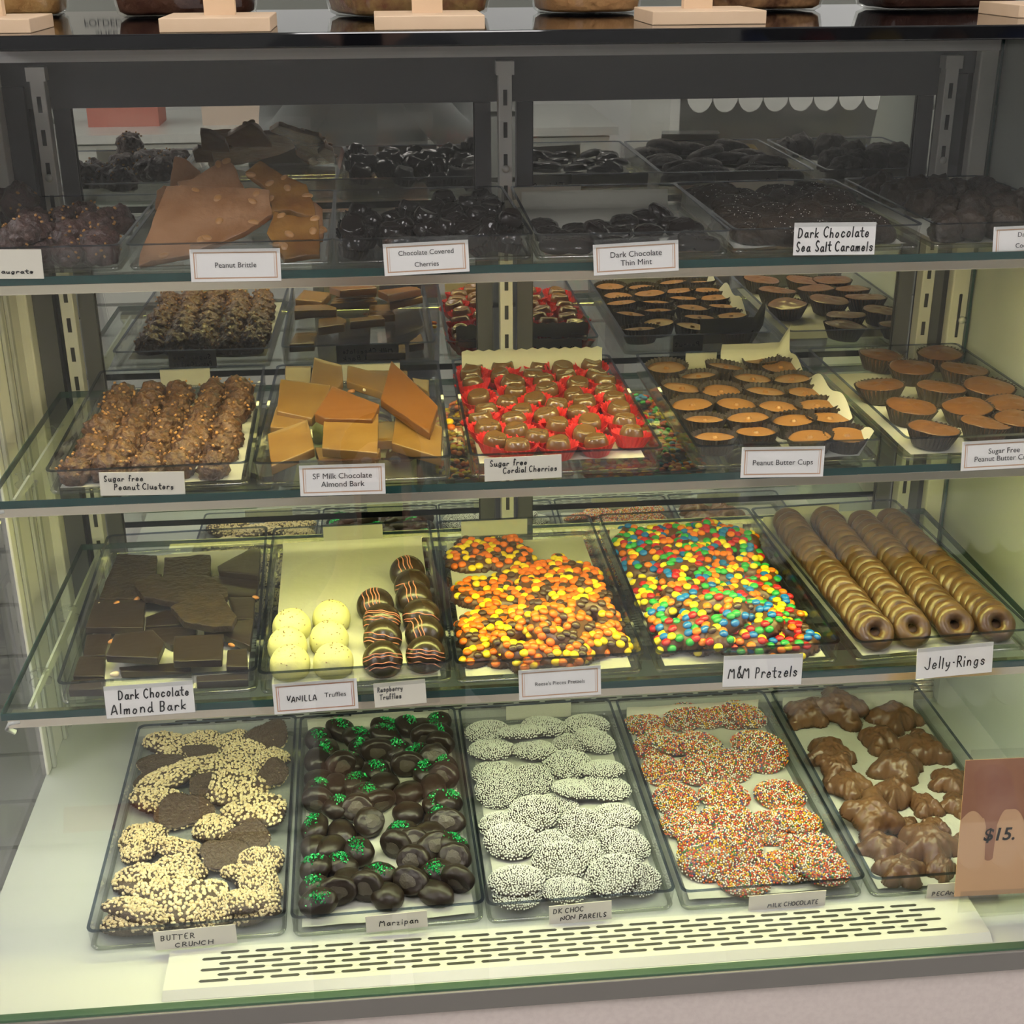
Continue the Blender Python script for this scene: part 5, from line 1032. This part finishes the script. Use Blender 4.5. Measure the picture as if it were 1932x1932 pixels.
# ---------------------------------------------------------------- cards with their lettering
G = {'a': '46 37 27 15 14 23 33 45,47 44 53', 'b': '1b 13,15 27 37 46 44 33 23 14', 'c': '46 37 27 15 14 23 33 44', 'd': '46 37 27 15 14 23 33 45,4b 44 53', 'e': '15 45 46 37 27 15 14 23 33 44', 'f': '4a 3b 2b 2a 23,17 37',
     'g': '46 37 27 15 14 23 33 45,47 42 31 21 12', 'h': '1b 13,15 27 37 46 43', 'i': '17 13,19 1a', 'l': '1b 13', 'm': '17 13,15 27 37 36 33,35 47 57 56 53', 'n': '17 13,15 27 37 46 43', 'o': '27 15 14 23 33 45 46 37 27',
     'p': '17 10,15 27 37 46 44 33 23 14', 'r': '17 13,15 27 37 46', 's': '46 37 27 16 35 44 33 23 14', 't': '2b 24 33 43,08 48', 'u': '17 14 23 33 45,47 44 53', 'y': '17 15 24 35,47 45 32 21 11', 'z': '17 47 13 43', 'k': '1b 13,47 15 43',
     'A': '03 2b 3b 53,15 46', 'B': '1b 13,1b 3b 4a 48 37 17,37 46 44 33 13', 'C': '4a 3b 2b 09 05 23 33 44', 'D': '1b 13,1b 3b 59 55 33 13', 'E': '4b 1b 13 43,17 37', 'H': '1b 13,5b 53,17 57', 'I': '1b 13', 'J': '4b 44 33 23 14 05', 'K': '1b 13,5b 17 53',
     'L': '1b 13 43', 'M': '03 1b 37 5b 63', 'N': '03 0b 53 5b', 'O': '2b 09 05 23 33 55 59 3b 2b', 'P': '1b 13,1b 3b 4a 48 37 17', 'R': '1b 13,1b 3b 4a 48 37 17,27 53', 'S': '4a 3b 2b 19 18 36 45 44 33 23 14', 'T': '2b 23,0b 5b', 'U': '1b 14 23 33 44 4b',
     'V': '0b 23 4b', '&': '53 19 2b 3b 3a 16 14 23 33 55', '.': '16 26', ',': '13 12'}
WD = {'i': 3, 'l': 3, 'm': 7, 'M': 8, 'I': 3, ' ': 4, '.': 4, ',': 3, 'w': 7, 'D': 7, 'O': 7, 'H': 7, 'N': 7, 'A': 6.5, 'f': 5, 't': 5, 'r': 5.2}
def script_mesh(s, width, height, pen, seed=0, slant=.08):
    """pen strokes of a handwritten line, centred, total width and cap height in metres"""
    rnd = random.Random(seed); x = 0; strokes = []
    for ch in s:
        if ch in G:
            dy = rnd.uniform(-.3, .3); sc = rnd.uniform(.93, 1.07)
            for st in G[ch].split(','):
                pts = [Vector((x + int(q[0], 16) * sc, int(q[1], 16) * sc + dy)) for q in st.split()]
                if len(pts) > 2:
                    for _ in range(2):
                        np_ = [pts[0]]
                        for a, b in zip(pts, pts[1:]): np_ += [a * .75 + b * .25, a * .25 + b * .75]
                        pts = np_ + [pts[-1]]
                strokes.append(pts)
        x += WD.get(ch, 6)
    kx, ky = width / max(x - 1, 1), height / 8.0; mb = MB()
    for pts in strokes:
        P = [Vector(((p.x + p.y * slant * 1.0) * kx - width / 2, (p.y - 7) * ky)) for p in pts]
        for a, b in zip(P, P[1:]):
            d = b - a
            if d.length < 1e-6: continue
            d.normalize(); n_ = Vector((-d.y, d.x)) * pen / 2; a2, b2 = a - d * pen * .3, b + d * pen * .3
            mb.add([(a2.x + n_.x, a2.y + n_.y, 0), (a2.x - n_.x, a2.y - n_.y, 0), (b2.x - n_.x, b2.y - n_.y, 0), (b2.x + n_.x, b2.y + n_.y, 0)], [(0, 1, 2, 3)])
    return mesh('script', mb.v, mb.f, M_INK, False)
FACE = Matrix.Rotation(R(90), 4, 'X')         # lettering plane to face the customer
CARDS = {'u0': ('u0', 0.0320, 0.2059, 0.5674, 0.0693, 0.0281, -1.4), 'brit': ('u1', 0.2492, 0.2066, 0.5618, 0.0860, 0.0311, -0.7), 'cher': ('u2', 0.4336, 0.2076, 0.5639, 0.0834, 0.0309, 1.5), 'mint': ('u3', 0.6412, 0.2050, 0.5593, 0.0853, 0.0301, 2.1),
         'salt': ('u4', 0.8438, 0.2099, 0.5723, 0.0844, 0.0321, -1.0), 'coco': ('u5', 1.0601, 0.2209, 0.5641, 0.0907, 0.0289, 1.1), 'pcl': ('m0', 0.1454, 0.1550, 0.3572, 0.0819, 0.0242, -2.0), 'sfm': ('m1', 0.3421, 0.1522, 0.3561, 0.0845, 0.0313, -0.4),
         'cord': ('m2', 0.5234, 0.1531, 0.3587, 0.0784, 0.0247, 1.0), 'pbc': ('m3', 0.7904, 0.1533, 0.3561, 0.0870, 0.0320, -1.5), 'spb': ('m4', 1.0258, 0.1539, 0.3548, 0.0910, 0.0311, 0.7), 'dbark': ('t0', 0.1398, 0.0959, 0.1499, 0.0871, 0.0345, 0.2),
         'van': ('t1', 0.3047, 0.0937, 0.1447, 0.0848, 0.0332, 0.7), 'rasp': ('t1', 0.3901, 0.0956, 0.1419, 0.0529, 0.0263, 1.9), 'rees': ('t2', 0.5544, 0.0932, 0.1459, 0.0851, 0.0326, 0.8), 'mm': ('t3', 0.7675, 0.0935, 0.1476, 0.0845, 0.0345, -1.6), 'jel': ('t4', 0.9752, 0.0950, 0.1462, 0.0850, 0.0345, 0.9),
         'but': ('b0', 0.1751, -0.0039, -0.0722, 0.0813, 0.0226, 1.2), 'marz': ('b1', 0.3770, -0.0037, -0.0697, 0.0625, 0.0200, 1.3), 'dk': ('b2', 0.5657, -0.0045, -0.0736, 0.0651, 0.0231, 1.2), 'milk': ('b3', 0.7839, -0.0046, -0.0771, 0.0823, 0.0206, 0.1), 'pec': ('b4', 0.9740, -0.0054, -0.0777, 0.0796, 0.0208, -1.1)}
# key: (printed border?, holder width or 0, paper, lines [(kind, text, size or (width, height), dx, dz)], label)
PEN = .0013
CT = {'u0': (0, 0, M_OLD, [('h', 'augrats', (.030, .0035), .010, -.007)], 'cream handwritten card at the left end of the top shelf'),
      'brit': (1, .084, M_PAPER, [('p', 'Peanut Brittle', .0072, 0, 0)], 'printed card before the peanut brittle'),
      'cher': (1, .084, M_PAPER, [('p', 'Chocolate Covered', .0068, 0, .0055), ('p', 'Cherries', .0068, 0, -.006)], 'printed card before the heaped glossy cherries'),
      'mint': (1, .084, M_PAPER, [('p', 'Dark Chocolate', .0080, 0, .0038), ('p', 'Thin Mint', .0080, 0, -.0046)], 'printed card before the thin mints'),
      'salt': (0, .084, M_PAPER, [('h', 'Dark Chocolate', (.074, .0095), -.002, .0065), ('h', 'Sea Salt Caramels', (.080, .0095), .000, -.0075)], 'handwritten card before the salted caramels'),
      'coco': (1, .088, M_PAPER, [('p', 'Dark', .0068, -.013, .0055), ('p', 'Coco', .0068, -.014, -.0055)], 'printed card before the coconut clusters at the right edge'),
      'pcl': (0, 0, M_OLD, [('h', 'Sugar free', (.038, .0060), -.018, .0060), ('h', 'Peanut Clusters', (.058, .0060), .001, -.0030)], 'handwritten paper taped before the peanut clusters'),
      'sfm': (1, .084, M_PAPER, [('p', 'SF Milk Chocolate', .0080, 0, .0040), ('p', 'Almond Bark', .0080, 0, -.0044)], 'printed card before the milk almond bark'),
      'cord': (0, 0, M_OLD, [('h', 'Sugar free', (.038, .0060), -.015, .0065), ('h', 'Cordial Cherries', (.055, .0060), .007, -.0015)], 'handwritten paper taped before the red paper cups'),
      'pbc': (1, .084, M_PAPER, [('p', 'Peanut Butter Cups', .0080, 0, -.0005)], 'printed card before the small peanut butter cups'),
      'spb': (1, .088, M_PAPER, [('p', 'Sugar Free', .0080, 0, .0040), ('p', 'Peanut Butter Cups', .0080, 0, -.0040)], 'printed card before the large peanut butter cups'),
      'dbark': (0, .090, M_PAPER, [('h', 'Dark Chocolate', (.070, .0095), .004, .0070), ('h', 'Almond Bark', (.074, .0105), -.002, -.0080)], 'handwritten card before the dark almond bark'),
      'van': (2, .080, M_PAPER, [('h', 'VANILLA', (.030, .0062), -.014, -.001), ('p', 'Truffles', .0072, .020, .0005)], 'card with red border before the pale vanilla truffles'),
      'rasp': (0, .080, M_OLD, [('g', 'Raspberry', (.026, .0055), -.010, .0062), ('g', 'Truffles', (.022, .0055), -.010, -.0024)], 'small cream card before the pink-striped truffles'),
      'rees': (1, .084, M_PAPER, [('p', "Reese's Pieces Pretzels", .0056, 0, 0)], 'printed card before the orange and yellow pretzels'),
      'mm': (0, .084, M_PAPER, [('h', 'M&M Pretzels', (.074, .0120), 0, -.002)], 'handwritten card before the multicoloured pretzels'),
      'jel': (0, .084, M_PAPER, [('h', 'Jelly.Rings', (.068, .0125), 0, -.001)], 'handwritten card before the chocolate rings'),
      'but': (0, 0, M_OLD, [('h', 'BUTTER', (.034, .0060), -.018, .0030), ('h', 'CRUNCH', (.038, .0050), -.002, -.0068)], 'stained handwritten paper taped before the nut-crusted crunch'),
      'marz': (0, 0, M_OLD, [('h', 'Marzipan', (.040, .0070), .002, .000)], 'handwritten paper taped before the green-glittered ovals'),
      'dk': (0, 0, M_OLD, [('h', 'DK CHOC', (.032, .0055), -.013, .0048), ('h', 'NON PAREILS', (.048, .0055), .003, -.0046)], 'handwritten paper taped before the white-seeded discs'),
      'milk': (0, 0, M_OLD, [('g', 'MILK CHOCOLATE', (.054, .0048), .006, -.003)], 'faded handwritten paper taped before the rainbow-seeded discs'),
      'pec': (0, 0, M_OLD, [('g', 'PECAN T', (.034, .0050), -.018, -.002)], 'small paper taped before the pecan turtles')}
for i, (k, (tk, x, y, z, w_, h_, rot)) in enumerate(CARDS.items()):
    bd, hw, pm, lines, lab = CT[k]
    tilt = 7 if hw else 1.5
    t = tag(empty('name_card', x, y - (.0060 if hw else .0005), z - h_ / 2), lab, 'card', 'name cards on the trays')
    t.rotation_euler = (0, 0, TR[tk][3])
    M = Matrix.Translation((0, -.0015, h_ / 2)) @ Matrix.Rotation(R(-rot), 4, 'Y') @ Matrix.Rotation(R(-tilt), 4, 'X')
    c = MB().box(-w_ / 2, w_ / 2, 0, .0006, -h_ / 2, h_ / 2).build('card', pm, t, False, M)
    if bd:
        def frame(ix, iz, th, m, nm):
            a, b = w_ / 2 - ix, h_ / 2 - iz; mb = MB()
            for (x0, x1, z0, z1) in ((-a, a, b - th, b), (-a, a, -b, -b + th), (-a, -a + th, -b + th, b - th), (a - th, a, -b + th, b - th)): mb.add([(x0, -.00015, z0), (x1, -.00015, z0), (x1, -.00015, z1), (x0, -.00015, z1)], [(0, 1, 2, 3)])
            mb.build(nm, m, c)
        frame(.0032, .0028, .0011, M_TAN, 'printed_border'); frame(.0056, .0036, .0004, M_TAN if bd == 1 else mat('red_border_ink', (.50, .06, .04), .6), 'printed_border')
    for j, (kd, tx, sz, dx, dz) in enumerate(lines):
        me = text_mesh(tx, sz) if kd == 'p' else script_mesh(tx, sz[0], sz[1], PEN if kd == 'h' and sz[1] > .007 else PEN * .72, i * 7 + j)
        lettering(me, M_INK if kd != 'g' else M_GREYINK, c, Matrix.Translation((dx, -.0004, dz)) @ FACE)
    if hw:
        mb = MB(); top = h_ / 2 + .0040
        mb.box(-hw / 2, hw / 2, .0007, .0017, -h_ / 2 - .001, top)
        mb.box(-hw / 2, hw / 2, -.0010, -.0004, h_ / 2 - .004, top)
        mb.box(-hw / 2, hw / 2, -.0010, .0017, top, top + .0010)
        mb.box(-hw / 2, hw / 2, .0017, .0100, top - .0010, top + .0000)
        mb.build('clear_holder', M_ACR, t, False, M)
# papers on the backs of the trays, written for the staff side
BK = {'m0': (.100, .060, ('Sugar free', 'Peanut Clusters')), 'm1': (.110, .080, ('Milk Chocolate', 'Almond Bark')), 'm2': (.13, .09, ('Mist and roast',)), 'm3': (.085, .040, ('Peanut',)), 't1': (.100, .075, ('Peanut Brittle',)), 't2': (.075, .085, ('Dark Chocolate', 'Alm and Bark')), 't4': (.085, .075, ('Jelly Rings',)),
      'b1': (.105, .080, ('Milk Chocolate',)), 'b2': (.105, .085, ('Non Pareils', 'Cocoa')), 'u3': (.045, .080, ('Thin Mint',)), 'u5': (.10, .10, ('Cocoa',)), 'u4': (.11, .08, ('Caramels',))}
for i, (k, (cx, w_, ls)) in enumerate(BK.items()):
    o = MB().box(-w_ / 2, w_ / 2, 0, .0004, -.012, .012).build('back_label', M_OLD, None, False, tmx(k) @ Matrix.Translation((cx, DEP[k[0]] + .0003, .0145)))
    tag(o, 'cream paper label on the back of ' + TLAB[k], 'label', 'labels on the tray backs')
    for j, s_ in enumerate(ls):
        lettering(script_mesh(s_, w_ * .8, .0055, .0009, i + 40), M_INK, o, Matrix.Translation((0, .0006, (.004 - .009 * j) if len(ls) > 1 else 0)) @ Matrix.Rotation(math.pi, 4, 'Z') @ FACE)
# the big drip-printed price card leaning against the turtle tray
PW, PH = .130, .152
t = tag(empty('price_card', 1.0165, -0.034, DECK_Z + .0005), 'big tan price card with printed chocolate drips before the turtles', 'price card')
LEAN = Matrix.Rotation(R(-9), 4, 'X') @ Matrix.Rotation(R(1.0), 4, 'Y')
TP = Matrix.Translation((0, 0, .024)) @ LEAN
c = MB().box(-PW / 2, PW / 2, 0, .0008, 0, PH).build('card', mat('tan_card', (0.60, 0.37, 0.20), 0.55), t, False, TP)
def drip(x):
    u = (x + PW / 2)
    base = PH - .046
    def bump(c0, w0, d): return d * max(0, 1 - ((u - c0) / w0) ** 2) ** .5 if abs(u - c0) < w0 else 0
    return base, bump
V = []; F = []; n_ = 90; prev = None
pts = []
for i in range(n_ + 1):
    u = PW * i / n_
    lo = PH - .056
    if u < .018: lo = PH - .076 + .004
    for c0, w0, d in ((.0330, .0052, .052), (.078, .008, .030), (.115, .006, .048)):
        if abs(u - c0) < w0: lo = min(lo, PH - .056 - d - w0 * math.sqrt(max(0, 1 - ((u - c0) / w0) ** 2)) * .9)
        elif abs(u - c0) < w0 * 2.8: lo = min(lo, PH - .056 - .020 * (1 - (abs(u - c0) - w0) / (w0 * 1.8)) ** 2)
    if u < .024: lo = PH - .066 + .010 * math.sin(u * 130)
    pts.append((u - PW / 2, lo))
mb = MB()
for a, b in zip(pts, pts[1:]): mb.add([(a[0], -.0002, a[1]), (b[0], -.0002, b[1]), (b[0], -.0002, PH), (a[0], -.0002, PH)], [(0, 1, 2, 3)])
mb.build('drip_print', mat('brown_drip_ink', (0.30, 0.135, 0.075), 0.5, col2=(0.37, 0.19, 0.115), vscale=22), c)
me = text_mesh('$15.', .0195, .022, .16); lettering(me, M_INK, c, Matrix.Translation((-PW / 2 + .043, -.0005, PH - .084)) @ FACE)
mb = MB(); mb.box(-PW / 2 + .006, PW / 2 + .002, .0012, .0026, -.022, PH + .010).box(-PW / 2 + .006, PW / 2 + .002, -.0016, -.0008, -.004, .006).box(-PW / 2 + .006, PW / 2 + .002, -.0016, .0026, -.006, -.004)
mb.build('clear_holder', M_ACR, t, False, TP)
MB().box(-PW / 2 + .006, PW / 2, -.004, .034, 0, .0015).build('holder_foot', M_ACR, t)
# sweets and crumbs spilled between the middle trays
L = []
rnd = random.Random(5)
LC = {n_: lens(m_) for n_, m_ in (('orange', C_OR), ('yellow', C_YE), ('green', C_GR), ('red', C_RE))}
for i, (x, y, n_, pl) in enumerate(((.4585, .335, 'yellow', 'beside the back of the bark slabs'), (.4595, .316, 'orange', 'beside the middle of the bark slabs'), (.6790, .310, 'green', 'beside the red paper cups'), (.6800, .325, 'red', 'behind the green one by the red cups'))):
    o = link('loose_candy', LC[n_], None, Matrix.Translation((x, y, .3444 + .003 + Z0)) @ Matrix.Rotation(.3, 4, 'X')); tag(o, 'loose %s candy on the middle glass shelf %s' % (n_, pl), 'candy')
